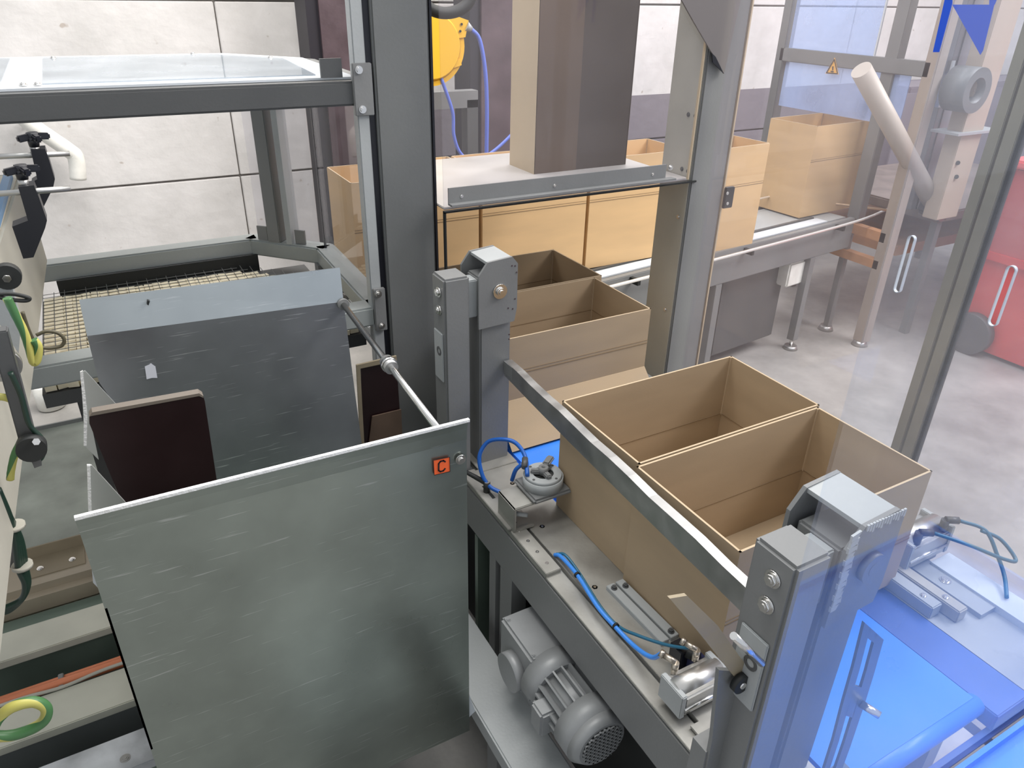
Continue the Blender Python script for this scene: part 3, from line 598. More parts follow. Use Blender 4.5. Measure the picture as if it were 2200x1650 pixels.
# clamping levers
for k, (px, py, dx, lab) in enumerate(((1046, 1045, (-.052, .055, .03), 'black clamping lever pointing at the hopper corner'), (1097, 1108, (.035, -.035, .002), 'black clamping lever with grey handle below the rotary clamp'))):
    q = P(px, py, 2, -1.325)
    t = thing('clamping_lever', lab, 'lever', (q.x, q.y, -1.344))
    MB().cyl((q.x, q.y, -1.344), (q.x, q.y, -1.310), .0105, 18).build('hub', DARK, t)
    MB().cyl((q.x, q.y, -1.310), (q.x, q.y, -1.307), .009, 18, hole=.003).build('cap', STEEL, t)
    e = V((q.x, q.y, -1.314)); MB().cyl(e, e + V(dx), .0085, 12, .006).build('handle', DARK if k == 0 else GREYL, t)
# ------------------------------------------------------------------ gear motor
t = thing('gear_motor', 'grey finned gear motor with perforated fan cover under the side beam', 'motor', (.80, 1.1, -1.80))
MO = mat('motor_paint', (.27, .28, .285), .4, .1, .04, 80, .06, 8)
a = P(1200, 1440, 0, .80); bq = P(1292, 1596, 0, .80); mc = V((.79, 0, (a.z + bq.z) / 2 - .005)); R0 = .082
ya, yb = a.y, bq.y
box('gearbox', MO, t, .73, .87, ya + .02, ya + .20, mc.z - .09, mc.z + .075, bev=.008)
MB().cyl((.73, ya + .10, mc.z - .03), (.70, ya + .10, mc.z - .03), .055, 28).build('bearing_cover', MO, t)
for (x, y) in ((.745, ya + .04), (.745, ya + .18), (.855, ya + .04)): bolt(t, (x, y, mc.z + .075), (0, 0, 1), .006, .004, MO)
MB().cyl((mc.x, ya + .03, mc.z), (mc.x, ya - .03, mc.z), .088, 36, .08).build('flange', MO, t)
MB().cyl((mc.x, ya - .03, mc.z), (mc.x, yb + .06, mc.z), .066, 36).build('stator', MO, t)
for k in range(20):
    an = -.9 + k * 2 * math.pi / 20; u = V((math.cos(an), 0, math.sin(an)))
    MB().obox(V((mc.x, (ya - .03 + yb + .06) / 2, mc.z)) + u * .072, (0, 1, 0), u, (ya - .03 - yb - .06) / 2, .012, .0025).build('cooling_fin', MO, t)
MB().cyl((mc.x, yb + .07, mc.z), (mc.x, yb + .01, mc.z), .086, 40).build('fan_cover', MO, t)
MB().cyl((mc.x, yb + .01, mc.z), (mc.x, yb - .015, mc.z), .086, 40, .066).build('fan_cover', MO, t)
MB().cyl((mc.x, yb - .015, mc.z), (mc.x, yb - .016, mc.z), .058, 32).build('fan_opening', DARK, t)
b = MB()
for k in range(-4, 5):
    hgt = math.sqrt(max(0, .058 ** 2 - (k * .0125) ** 2))
    b.obox(V((mc.x + k * .0125, yb - .018, mc.z)), (0, 0, 1), (0, 1, 0), hgt, .002, .0026); b.obox(V((mc.x, yb - .018, mc.z + k * .0125)), (1, 0, 0), (0, 1, 0), hgt, .002, .0026)
b.build('fan_grille', MO, t)
box('terminal_box', MO, t, .685, .735, yb + .10, ya - .05, mc.z - .05, mc.z + .03, bev=.006)
box('mount_foot', MO, t, .76, .84, ya + .03, ya + .18, -1.81, mc.z - .09)
# ------------------------------------------------------------------ hopper
t = thing('metal_hopper', 'large scratched aluminium hopper with an orange letter tag on its front', 'hopper', (.25, 1.6, -1.79))
YF = 1.2
def sheet(nm, pts, y, th, m=ALU): return MB().poly_prism([P(*q, 1, y) for q in pts], (0, th, 0)).build(nm, m, t)
fs = [P(160, 1110, 1, YF), P(1005, 900, 1, YF), P(1001, 960, 1, YF), P(1005, 1570, 1, YF)]
xl, xr, zl, zr = fs[0].x, fs[1].x, fs[0].z, fs[1].z
xr2 = P(1003, 1000, 1, YF).x
zb = -1.80
b = MB(); prof = [(0.006, 0), (.002, -.018), (0, -.04), (0, -.35), (0, -.99)]
def strip(b, prof, y, xa, xb, za, zb_, th):
    rows = []
    for dyy, dz in prof: rows.append([b.bm.verts.new(V((xa, y - dyy, za + dz))), b.bm.verts.new(V((xb, y - dyy, zb_ + dz))), b.bm.verts.new(V((xb, y - dyy + th, zb_ + dz))), b.bm.verts.new(V((xa, y - dyy + th, za + dz)))])
    for i in range(len(rows) - 1):
        for j in range(4): b.face([rows[i][j], rows[i][(j + 1) % 4], rows[i + 1][(j + 1) % 4], rows[i + 1][j]])
    b.face(rows[0]); b.face(rows[-1][::-1])
strip(b, [(.008, 0), (.004, -.02), (0, -.05), (0, -.60), (-.002, -.992)], YF, xl, xr2, zl, zr, .004)
fsh = b.build('front_sheet', ALU, t)
MB().obox(V(((xl + xr) / 2, YF - .006, (zl + zr) / 2 + .001)), (xr - xl, 0, zr - zl), (0, 1, 0), (V((xr, 0, zr)) - V((xl, 0, zl))).length / 2, .004, .003).build('cut_edge', ALUE, fsh)
# back sheet with bent upper lip
YB_ = 2.0
b = MB(); lip = [(170, 645), (730, 575), (738, 640), (188, 720)]
p0, p1 = P(170, 645, 1, YB_ + .03), P(730, 575, 1, YB_ + .03); p2, p3 = P(738, 648, 1, YB_), P(187, 722, 1, YB_)
lowpts = [p3, p2, P(757, 800, 1, YB_), P(778, 960, 1, YB_), V((P(778, 960, 1, YB_).x, YB_, -1.7)), V((p3.x + .05, YB_, -1.7)), P(255, 880, 1, YB_), P(213, 822, 1, YB_)]
bs = MB().poly_prism(lowpts, (0, .004, 0)).build('back_sheet', ALUB, t)
MB().poly_prism([p0, p1, p2, p3], (0, .004, .0)).build('bent_lip', mat('lip_sheet', (.40, .44, .46), .32, .8, 0, 6, .08, 5, None, .4), t)
# worn streaks and rubbed patch are surface wear with their own shape
MB().poly_prism([P(*q, 1, YB_ - .0015) for q in ((311, 788), (320, 784), (324, 781), (334, 788), (338, 812), (326, 812), (315, 815), (313, 800))], (0, .001, 0)).build('rubbed_patch', mat('rubbed_metal', (.62, .64, .70), .6), bs)
MB().poly_prism([P(*q, 1, YB_ + .018) for q in ((316, 643), (321, 644), (318, 653), (315, 651))], (0, -.012, 0)).build('stain', DARK, t)
# rod, collar, bolt
ra, rb = P(736, 652, 1, YB_), P(942, 912, 1, YF + .002); rb = V((rb.x, YF + .002, rb.z)); re = P(989, 985, 1, YF)
MB().cyl(ra, V((re.x, YF, re.z)), .0085, 18).build('tie_rod', CHROME, t)
MB().cyl(ra + V((0, 0, 0)), ra + V((0, -.012, 0)), .017, 20).build('rod_nut', GREY, t)
f = .47; c = ra.lerp(V((re.x, YF, re.z)), f); dd = (V((re.x, YF, re.z)) - ra).normalized()
MB().cyl(c - dd * .02, c + dd * .02, .018, 24).build('rod_collar', STEEL, t); MB().cyl(c - dd * .006, c + dd * .006, .021, 24).build('rod_collar', CHROME, t)
q = P(989, 986, 1, YF - .004); b = MB(); b.cyl(q, q + V((0, -.004, 0)), .0115, 22); b.cyl(q + V((0, -.004, 0)), q + V((0, -.008, 0)), .006, 16); b.build('rod_bolt', CHROME, t)
# inner plates
MB().poly_prism([P(*q, 1, 1.55) for q in ((192, 895), (198, 888), (428, 848), (437, 852), (440, 862), (470, 1060), (300, 1110), (262, 1080), (192, 910))], (0, .012, 0)).build('dark_baffle', MAROON, t, 'dark maroon rounded plate')
MB().poly_prism([P(*q, 1, 1.548) for q in ((192, 895), (198, 886), (428, 845), (437, 851), (437, 855), (428, 851), (200, 893))], (0, .016, .003)).build('baffle_edge', mat('baffle_rim', (.17, .145, .12), .5), t)
sheet('left_flap', [(174, 800), (183, 797), (256, 876), (192, 892), (212, 988), (182, 958)], 1.75, .004, mat('flap_metal', (.52, .54, .52), .4, .6))
sheet('left_flap', [(190, 1000), (197, 1000), (270, 1080), (240, 1092), (190, 1102)], 1.35, .004, mat('flap_metal', (.5, .52, .5), .4, .6))
for nm, y, l in (('flap_edge', 1.748, [(172, 800), (178, 797), (188, 890), (186, 958), (180, 958), (180, 890)]), ('flap_edge', 1.348, [(187, 1000), (194, 1000), (197, 1104), (190, 1104)])): sheet(nm, l, y, .005, ALUE)
MB().poly_prism([V((xl, YF, -1.0)), V((xl + .02, 1.4, -1.15)), V((xl + .03, 2.0, -1.2)), V((xl + .03, 2.0, -1.75)), V((xl, YF, -1.75))], (.004, 0, 0)).build('side_sheet', ALU, t)
MB().poly_prism([V((xl, YF + .01, -1.77)), V((xr2, YF + .01, -1.77)), V((xr2, 2.0, -1.70)), V((xl, 2.0, -1.70))], (0, 0, .004)).build('floor_sheet', GREEND, t)
MB().poly_prism([P(*q, 1, YF + .01) for q in ((1003, 1478), (1021, 1528), (1004, 1545))], (0, .02, 0)).build('corner_gusset', PALE, t)
MB().poly_prism([P(*q, 1, YF + .01) for q in ((196, 1210), (200, 1252), (222, 1275), (212, 1250))], (0, .02, 0)).build('corner_gusset', PALE, t)
for (x, y) in ((xl + .06, 1.62), (.44, 1.62), (xl + .06, 1.86), (.44, 1.86)): box('leg', GREYD, t, x, x + .03, y, y + .03, -1.85, -1.715)
# dark baffle with window right of back sheet
wa, wb = P(768, 786, 1, 2.04), P(860, 950, 1, 2.04)
MB().poly_prism([P(*q, 1, 2.04) for q in ((775, 792), (852, 778), (864, 960), (782, 975))], (0, .006, 0)).build('side_baffle', MAROON, t, 'dark maroon plate beside the back sheet')
b = MB(); b.poly_prism([P(*q, 1, 2.035) for q in ((766, 785), (852, 765), (853, 775), (774, 792), (784, 975), (776, 975))], (0, .008, 0)); b.build('baffle_rim', BROWNP, t)
MB().poly_prism([P(*q, 1, 2.03) for q in ((800, 895), (862, 880), (866, 975), (790, 975))], (0, .005, 0)).build('rust_panel', mat('rust_brown', (.10, .065, .045), .6, 0, 0, 60, .3, 9), t)
# orange C tag
tg = MB().poly_prism([P(*q, 1, YF - .0045) for q in ((931, 989), (966, 982), (967, 1013), (933, 1021))], (0, .0008, 0)).build('letter_tag', ORA, t, 'orange tag with a black capital C')
b = MB(); cpx, cpy = 949.5, 1001.5
ax = V((1, 0, 0)); org_ = P(cpx, cpy, 1, YF - .0053); ph = (P(cpx, 985, 1, YF) - P(cpx, 1018, 1, YF)).length
def seg(u0, v0, u1, v1, wd=.085):
    a = org_ + V((u0, 0, v0)) * ph; c_ = org_ + V((u1, 0, v1)) * ph; m_ = (a + c_) / 2; dd = c_ - a
    b.obox(m_, dd, (0, 1, 0), dd.length / 2 + wd * ph * .3, .0004, wd * ph / 2)
cp = [(.20, .22), (.10, .33), (-.08, .33), (-.18, .22), (-.20, -.22), (-.10, -.33), (.08, -.33), (.18, -.22)]
for i in range(7): seg(*cp[i], *cp[i + 1])
b.build('letter_c', BLACK, tg)
b = MB()
cr = [P(*q, 1, YF - .0053) for q in ((931, 989), (966, 982), (967, 1013), (933, 1021))]
for i in range(4):
    a, c_ = cr[i], cr[(i + 1) % 4]; b.obox((a + c_) / 2, c_ - a, (0, 1, 0), (c_ - a).length / 2, .0003, .0005)
b.build('tag_border', BLACK, tg)
# ------------------------------------------------------------------ lower-left machine bed
t = thing('machine_bed', 'stepped grey-green steel bed beams at the lower left under the hopper', 'frame', (-.3, 2.0, FZ))
BG = mat('bed_light', (.52, .52, .44), .42, .1, 0, 60, .1, 5)
box('rear_tube', mat('bed_tan', (.42, .36, .27), .5, 0, 0, 60, .1, 5), t, -.72, .5, 2.42, 2.62, -1.97, -1.85, bev=.03)
b = MB(); a = P(58, 1188, 2, -1.845); c_ = P(150, 1162, 2, -1.845)
b.box(-.50, -.32, 2.49, 2.60, -1.852, -1.846); b.box(-.50, -.32, 2.60, 2.606, -1.852, -1.80); br = b.build('angle_bracket', BROWNP, t)
for x in (-.46, -.36): bolt(br, (x, 2.53, -1.846), (0, 0, 1), .008, .006)
box('rear_face', GREEND, t, -.72, .5, 2.30, 2.40, FZ, -1.93)
box('bed_beam', BG, t, -.72, .5, 2.125, 2.255, -1.88, -1.85, bev=.003); box('beam_face', GREEND, t, -.72, .5, 2.135, 2.25, FZ, -1.88)
box('bed_beam', BG, t, -.72, .5, 1.79, 1.93, -1.88, -1.85, bev=.003); box('beam_face', mat('beam_face_grey', (.17, .185, .185), .35, .3, 0, 60, .1, 4), t, -.72, .5, 1.80, 1.92, FZ, -1.88)
box('bed_beam', mat('worn_zinc', (.46, .48, .50), .45, .3, .1, 40, .25, 12), t, -.72, .5, 1.56, 1.68, -1.88, -1.85, bev=.003); box('beam_face', GREEND, t, -.72, .5, 1.57, 1.67, FZ, -1.88)
bolt(t, (-.26, 1.60, -1.85), (0, 0, 1), .01, .003, STEEL)
t = thing('copper_pipe', 'orange copper pipe clipped along the lower-left bed', 'pipe', (-.3, 1.96, -1.90))
MB().cyl((-.72, 1.965, -1.862), (.5, 1.965, -1.862), .015, 16).build('pipe', COPPER, t); MB().cyl((-.72, 1.99, -1.87), (.5, 1.99, -1.87), .010, 16).build('pipe', COPPER, t)
MB().box(-.415, -.40, 1.945, 2.0, -1.905, -1.855, .002).build('pipe_clip', GREY, t)
for lab, y, zz, rr in (('thin grey cable wavering along the rear bed beam', 2.285, -1.91, .007), ('thin grey cable tied below the copper pipe', 1.935, -1.842, .005)):
    t = thing('grey_cable', lab, 'cable', (-.3, y, zz))
    tube('cable', CREAM, t, [V((-1.0 + k * .1, y + .006 * math.sin(k * 1.9), zz + .004 * math.sin(k * 2.7))) for k in range(15)], rr, sub=5)
# ------------------------------------------------------------------ left machine body
t = thing('left_machine_body', 'cream machine body at the left edge beneath the two black clamps', 'machine', (-.4, 1.9, FZ))
MB().poly_prism([V((-.62, .6, -.85)), V((-.272, .6, -.85)), V((-.25, 1.36, -.85)), V((-.196, 2.85, -.85)), V((-.62, 2.85, -.85))], (0, 0, .29)).build('body', CREAM, t)
MB().poly_prism([V((-.61, .65, -.559)), V((-.280, .65, -.559)), V((-.26, 1.36, -.559)), V((-.206, 2.8, -.559)), V((-.61, 2.8, -.559))], (0, 0, .006)).build('top_plate', mat('cream_light', (.62, .56, .45), .5), t)
MB().poly_prism([V((-.272, 1.1, -.553)), V((-.250, 1.1, -.553)), V((-.215, 2.75, -.553)), V((-.235, 2.75, -.553))], (0, 0, .018)).build('blue_strip', BLUED, t)
box('bracket', CREAM, t, -.31, -.24, 1.6, 2.1, -.553, -.37, bev=.004)
box('hinge_plate', GREY, t, -.20, -.193, 2.76, 2.86, -.72, -.56); bolt(t, (-.193, 2.82, -.60), (1, 0, 0), .01); bolt(t, (-.193, 2.82, -.68), (1, 0, 0), .01)
for (x, y) in ((-.6, .7), (-.6, 2.7)): box('leg', GREY, t, x, x + .06, y, y + .06, FZ, -.85)
for k, (y, oy, lab, kx, ky) in enumerate(((2.0, 0, 'black star-knob clamp on the farther steel rod at the left edge', 70, 290), (1.8, 0, 'black star-knob clamp on the nearer steel rod at the left edge', 45, 360))):
    t = thing('star_knob_clamp', lab, 'clamp', P(60, 540 - 110 * (1 - k), 1, y))
    if k == 0: poly = [(66, 322), (97, 320), (106, 345), (118, 385), (114, 404), (92, 448), (70, 440), (64, 425), (68, 392), (80, 385)]
    else: poly = [(39, 402), (73, 398), (84, 425), (101, 474), (97, 490), (72, 553), (50, 556), (26, 487), (60, 474)]
    MB().poly_prism([P(*q, 1, y - .02) for q in poly], (0, .045, 0)).build('clamp_body', BLACK, t)
    c = P(kx, ky, 1, y); st_ = P(kx + 2, ky + 34, 1, y)
    MB().cyl(P(kx, ky + 5, 1, y), P(kx + 4, ky + 25, 1, y), .013, 18, .010).build('knob_stem', BLACK, t)
    MB().cyl(P(kx + 4, ky + 24, 1, y), P(kx + 6, ky + 42, 1, y), .0095, 16).build('threaded_collar', STEEL, t)
    b = MB(); b.cyl(c + V((0, 0, -.010)), c + V((0, 0, .006)), .013, 20, .011)
    for j in range(4):
        an = j * math.pi / 2 + .35; u = V((math.cos(an), math.sin(an), -.12)); b.obox(c + u * .018 + V((0, 0, -.002)), u, (0, 0, 1), .015, .007, .007, .003)
    b.build('star_knob', BLACK, t)
    r0, r1 = (P(-40, 338, 1, y), P(150, 330, 1, y)) if k == 0 else (P(-40, 419, 1, y), P(152, 405, 1, y))
    MB().cyl(r0, r1, .006, 16).build('rod', STEEL, t)
# bearings, levers, cables at left edge
t = thing('hinged_lever', 'black hinged clamp lever hanging beside the left machine body', 'lever', P(72, 1000, 1, 1.3))
MB().obox((P(-5, 700, 1, 1.3) + P(62, 950, 1, 1.3)) / 2, P(62, 950, 1, 1.3) - P(-5, 700, 1, 1.3), (0, 1, 0), .10, .012, .012, .002).build('arm', GREYD, t)
c = P(68, 955, 1, 1.28); MB().cyl(c, c + V((0, -.02, 0)), .022, 24).build('pivot', DARK, t); MB().cyl(P(78, 949, 1, 1.255), P(78, 949, 1, 1.25), .006, 6).build('pivot_bolt', CHROME, t)
MB().poly_prism([P(*q, 1, 1.27) for q in ((60, 975), (82, 970), (90, 1000), (74, 1006))], (0, .02, 0)).build('handle', GREYD, t)
t = thing('round_bearing', 'small black bearing with a steel bolt at the left edge above the cables', 'bearing', P(15, 595, 1, 1.5))
c = P(15, 597, 1, 1.5); MB().cyl(c, c + V((0, .02, 0)), .022, 24).build('bearing_ring', DARK, t); MB().cyl(c, c + V((0, -.006, 0)), .007, 6).build('bolt', CHROME, t)
MB().poly_prism([P(*q, 1, 1.51) for q in ((-10, 575), (12, 578), (30, 598), (20, 612), (-10, 612))], (0, .02, 0)).build('housing', DARK, t)
MB().poly_prism([P(*q, 1, 1.51) for q in ((-5, 612), (25, 612), (45, 700), (40, 760), (-5, 690))], (0, .03, 0)).build('mount', GREYL, t)
t = thing('steel_handwheel', 'small steel hand wheel at the left edge', 'wheel', P(5, 785, 1, 1.35))
c = P(5, 787, 1, 1.35); MB().cyl(c, c + V((0, .012, 0)), .028, 28, hole=.020).build('rim', STEEL, t); MB().cyl(c + V((0, -.006, 0)), c + V((0, .02, 0)), .010, 16).build('hub', DARK, t)
for k in range(3): an = k * 2.09; MB().cyl(c + V((0, .006, 0)), c + V((math.cos(an) * .024, .006, math.sin(an) * .024)), .003, 8).build('spoke', STEEL, t)
def gy(label, pts, r=.0065, y=1.35):
    t = thing('earth_cable', label, 'cable', pts[0]); MB().tube(pts, r, n=12, sub=8, twist=.12, two=True).build('cable', [GRN, GYEL], t); return t
def Q(l, y): return [P(a, b_, 1, y) for a, b_ in l]
gy('green and yellow earth cable running down past the black bearing', Q([(15, 640), (30, 670), (50, 710), (62, 745), (72, 778), (80, 770), (82, 745), (72, 730)], 1.4), .007)
gy('green and yellow earth cable arching down at the left edge beside the hinged lever', Q([(-10, 852), (15, 855), (40, 870), (52, 900), (48, 940), (32, 975), (24, 1010), (22, 1030)], 1.3), .006)
gy('green and yellow earth cable lying in a loop at the bottom left corner', Q([(-20, 1575), (-5, 1545), (25, 1520), (70, 1508), (98, 1520), (96, 1545), (70, 1565), (25, 1580), (-20, 1582)], 1.0), .0085)
t = thing('dark_cable', 'dark green cable hanging to the hinged lever at left', 'cable', P(95, 900, 1, 1.32))
tube('cable', mat('dark_green_cable', (.01, .03, .02), .4), t, Q([(22, 800), (45, 850), (62, 910), (88, 940), (96, 960), (88, 985), (72, 988)], 1.28), .004)
t = thing('dark_cable', 'thick bundle of dark cables curling down the left edge', 'cable', P(40, 1200, 1, 1.3))
bun = mat('dark_green_cable', (.01, .03, .02), .4)
for k in range(4): tube('cable', bun, t, Q([(-5, 1050 + 6 * k), (20, 1110), (32 + 4 * k, 1160), (40 + 5 * k, 1220), (54 + 2 * k, 1255), (48, 1285), (20, 1302 + 3 * k), (-10, 1310 + 3 * k)], 1.3 + .004 * k), .0055)
for q in ((30, 1130), (47, 1215)): MB().cyl(P(q[0], q[1] - 3, 1, 1.305), P(q[0] + 2, q[1] + 3, 1, 1.305), .017, 14).build('cable_tie', CREAM, t)
t = thing('thin_cable', 'thin brown cable loop sticking out right of the left body', 'cable', P(110, 720, 1, 1.6))
tube('cable', mat('brown_cable', (.08, .07, .04), .5), t, Q([(48, 670), (62, 710), (78, 740), (100, 748), (130, 744), (138, 730), (125, 716), (100, 712), (78, 720)], 1.6), .0035)
t = thing('thin_cable', 'thin dark cable loop below the black bearing', 'cable', P(30, 640, 1, 1.6))
tube('cable', DARK, t, Q([(-5, 632), (30, 632), (62, 640), (55, 646), (25, 644), (-5, 638)], 1.45), .0035)
t = thing('floor_shade_sheet', 'large swirled grey-green sheet added to shade the floor between the left body and the hopper', 'tray', (-.2, 3.3, FZ))
box('sheet', mat('swirled_shade_sheet', (.165, .185, .165), .4, .3, .1, 14, .3, 5), t, -.74, .66, 2.78, 4.15, FZ, FZ + .008, bev=.001)  # dark sheet added where the floor lies in the machines' shade
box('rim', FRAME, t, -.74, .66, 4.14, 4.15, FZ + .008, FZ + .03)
# cream scrap pile on floor behind
t = thing('white_floor_block', 'chipped white block standing on the floor behind the mesh table frame', 'block', P(112, 872, 2, FZ + .008))
c = P(112, 872, 2, FZ + .008); MB().cyl(c, c + V((0, 0, .14)), .07, 20).build('block', WHITEP, t)
c = P(132, 850, 2, FZ); box('step', WHITEP, t, c.x - .05, c.x + .12, c.y, c.y + .15, FZ + .008, FZ + .08, bev=.01)
# ------------------------------------------------------------------ right-hand doors (plane x = 2)
XD = 2.0
def door(label, y0, y1, slot):
    t = thing('guard_door', label, 'door', (XD, (y0 + y1) / 2, FZ))
    ys0, ys1, zs0, zs1 = slot; zt, zb_ = .35, -1.95; r = (ys1 - ys0) / 2; yc = (ys0 + ys1) / 2
    # sheet with a true slotted hand hole
    b = MB(); n = 10; xo, xi = XD - .004, XD + .004
    lp = [(yc + r * math.cos(math.pi * k / n), zs1 - r + r * math.sin(math.pi * k / n)) for k in range(n + 1)] + [(yc + r * math.cos(math.pi + math.pi * k / n), zs0 + r + r * math.sin(math.pi + math.pi * k / n)) for k in range(n + 1)]
    def ring_(x): return [b.bm.verts.new((x, y, z)) for y, z in lp]
    A_, B_ = ring_(xo), ring_(xi); m = len(lp)
    for i in range(m): b.face([A_[i], A_[(i + 1) % m], B_[(i + 1) % m], B_[i]])
    for x, L_ in ((xo, A_), (xi, B_)):
        c = [b.bm.verts.new((x, y1, zt)), b.bm.verts.new((x, y0, zt)), b.bm.verts.new((x, y0, zb_)), b.bm.verts.new((x, y1, zb_))]
        h = n // 2
        b.face([c[0], c[1]] + [L_[i] for i in range(n, -1, -1)][:]) ; b.face([c[1], c[2], L_[n + 1], L_[n]]); b.face([c[2], c[3]] + [L_[i] for i in range(m - 1, n, -1)]); b.face([c[3], c[0], L_[0], L_[m - 1]])
    pane = b.build('pane', GLASSD, t)
    b = MB(); 
    for i in range(m):
        (ya_, za_), (yb_, zb2) = lp[i], lp[(i + 1) % m]; b.obox(V((XD, (ya_ + yb_) / 2, (za_ + zb2) / 2)), (0, yb_ - ya_, zb2 - za_), (1, 0, 0), math.hypot(yb_ - ya_, zb2 - za_) / 2 + .0005, .0055, .0012)
    b.build('hand_hole_rim', PALE, pane)
    return t
yA, yB = 1.095, 2.08
PR = mat('door_profile', (.30, .28, .22), .35, .4, 0, 60, .08, 5)
d1 = door('clear guard door with a slotted hand hole, left of the bronze door profile', 1.10, 2.07, (1.225, 1.245, -.775, -.605))
box('stile', PR, d1, XD - .018, XD + .018, 1.075, 1.105, -1.97, .35, bev=.002)
d2 = door('clear guard door with a slotted hand hole in front of the red bin', -.35, 1.04, (.94, .962, -.77, -.605))
box('stile', PR, d2, XD - .018, XD + .018, 1.035, 1.068, -1.97, .35, bev=.002)
box('seal', DARK, d2, XD - .010, XD + .010, 1.026, 1.034, -1.97, .35)
box('bottom_rail', PR, d1, XD - .015, XD + .015, 1.1, 2.07, -1.99, -1.95); box('bottom_rail', PR, d2, XD - .015, XD + .015, -.35, 1.04, -1.99, -1.95)
for dd, ys in ((d1, (1.09, 2.05)), (d2, (-.34, 1.045))):
    for y in ys: box('foot', PR, dd, XD - .01, XD + .01, y, y + .02, FZ, -1.97)
# blue sticker on the door
t = thing('blue_sticker', 'blue sticker of a slanted bar and a downward triangle at the top right', 'sticker', P(2080, 60, 0, XD - .006))
def stick(nm, pts, m=BLUES): MB().poly_prism([P(*q, 0, XD - .0055) for q in pts], (.0006, 0, 0)).build(nm, m, t)
stick('bar', [(2032, -12), (2046, -12), (2046, 8), (2018, 112), (2004, 112)])
stick('triangle', [(2046, 10), (2136, 10), (2112, 108), (2106, 118)])
stick('bar', [(2126, -12), (2146, -12), (2137, 10), (2125, 10)])
# ------------------------------------------------------------------ near guard sheet
t = thing('near_guard_sheet', 'clear guard sheet with painted bluish reflection haze at the lower right in front of the near lift bracket', 'guard', (1.3, .40, FZ))
xg = P(1715, 1250, 1, .40).x
MB().box(xg, 1.98, .397, .402, -1.75, .2).build('sheet', GLASSB, t)
box('post', PR, t, 1.975, 1.995, .405, .42, FZ, -1.6)
t = thing('blue_tray', 'wide shallow blue tray at the lower right corner beside the near guard sheet', 'tray', (1.4, .1, FZ))
box('floor_sheet', BLUEB, t, .86, 1.99, -.13, .390, -1.435, -1.425)
for a in ((.86, 1.99, .380, .390), (.86, 1.99, -.13, -.12), (.86, .87, -.12, .380), (1.98, 1.99, -.12, .380)): box('rim', BLUEB, t, a[0], a[1], a[2], a[3], -1.425, -1.40)
for (x, y) in ((.9, -.1), (1.9, -.1), (.9, .32), (1.9, .32)): box('leg', GREY, t, x, x + .03, y, y + .03, FZ, -1.435)

# ------------------------------------------------------------------ background conveyor and frame
t = thing('roller_conveyor', 'long conveyor with bright side rails running behind the drilled post to the right', 'conveyor', (3.0, 3.0, FZ))
an = math.radians(6.5); dv = V((math.cos(an), math.sin(an), 0)); nv = V((-math.sin(an), math.cos(an), 0)); o0 = V((2.9, 2.92, 0))
def bx(nm, m, a, b_, off, w_, z0, z1, bev=0.):
    c = o0 + dv * (a + b_) / 2 + nv * off; MB().obox(V((c.x, c.y, (z0 + z1) / 2)), dv, nv, (b_ - a) / 2, w_ / 2, (z1 - z0) / 2, bev).build(nm, m, t)
bx('bed', GREYL, -2.0, 1.42, .28, .42, -1.345, -1.31); bx('side_channel', GREY, -2.0, 1.42, .02, .04, -1.50, -1.30, .004); bx('side_channel', GREY, -2.0, 1.42, .54, .04, -1.50, -1.30, .004)
bx('belt_strip', PALE, -2.0, 1.2, .10, .08, -1.31, -1.302); bx('belt_strip', GREYD, -2.0, 1.2, .17, .02, -1.31, -1.301)
WROD = mat('polished_rod', (.86, .84, .80), .25, .6)
def barr(m, pts, r): MB().tube([o0 + dv * a + nv * o + V((0, 0, z)) for a, o, z in pts], r, n=10).build('guide_rod', m, t)
barr(WROD, [(-1.9, -.07, -1.30), (.2, -.07, -1.30), (1.3, -.06, -1.295), (1.75, -.03, -1.28)], .009)
barr(WROD, [(-1.9, .46, -1.22), (.8, .46, -1.22), (1.75, .47, -1.22)], .007)
for a in (-1.5, -.6, .3, 1.2): bx('rod_bracket', DARK, a, a + .02, -.03, .06, -1.34, -1.31)
for a in (1.5,): barr(mat('brass_rod', (.5, .35, .22), .4, .5), [(1.3, .44, -1.25), (1.65, -.1, -1.26)], .008)
for a in (.1, 1.0):
    for of in (.02, .52):
        bx('leg', GREY, a, a + .05, of, .05, -2.08, -1.5); c = o0 + dv * (a + .025) + nv * of
        MB().cyl((c.x, c.y, FZ), (c.x, c.y, FZ + .025), .05, 20, .04).build('levelling_foot', STEEL, t); MB().cyl((c.x, c.y, FZ + .02), (c.x, c.y, -2.05), .012, 10).build('foot_stem', CHROME, t)
bx('drive_cabinet_and_shade', GREYD, .30, .92, .28, .34, -2.06, -1.5, .01)  # dark cabinet, also stands in for the shade under the conveyor
bx('white_box', WHITEP, .85, 1.05, .1, .14, -1.68, -1.52, .01)
t = thing('safety_gantry', 'grey steel machine frame with a yellow warning triangle on its top bar', 'frame', (4.4, 3.4, FZ))
XF = 4.4
yl, yr = 4.02, 2.88
box('top_bar', GREY, t, XF - .03, XF + .03, yr, yl, -.43, -.345, bev=.004)
for y, w_ in ((yl, .07), (yr, .08)): box('upright', FRAME if y == yl else mat('upright_beige', (.34, .29, .25), .45), t, XF - .03, XF + .05, y - w_ / 2, y + w_ / 2, FZ + .03, .6, bev=.004)
box('upright', GREY, t, XF - .02, XF + .05, 3.11, 3.20, -.43 - .9, .6, bev=.004)
for y in (yl, yr, 3.17): MB().cyl((XF, y, FZ), (XF, y, FZ + .035), .055, 20, .04).build('levelling_foot', STEEL, t)
box('upright', GREY, t, XF - .01, XF + .03, 3.15, 3.19, FZ + .03, -1.33)
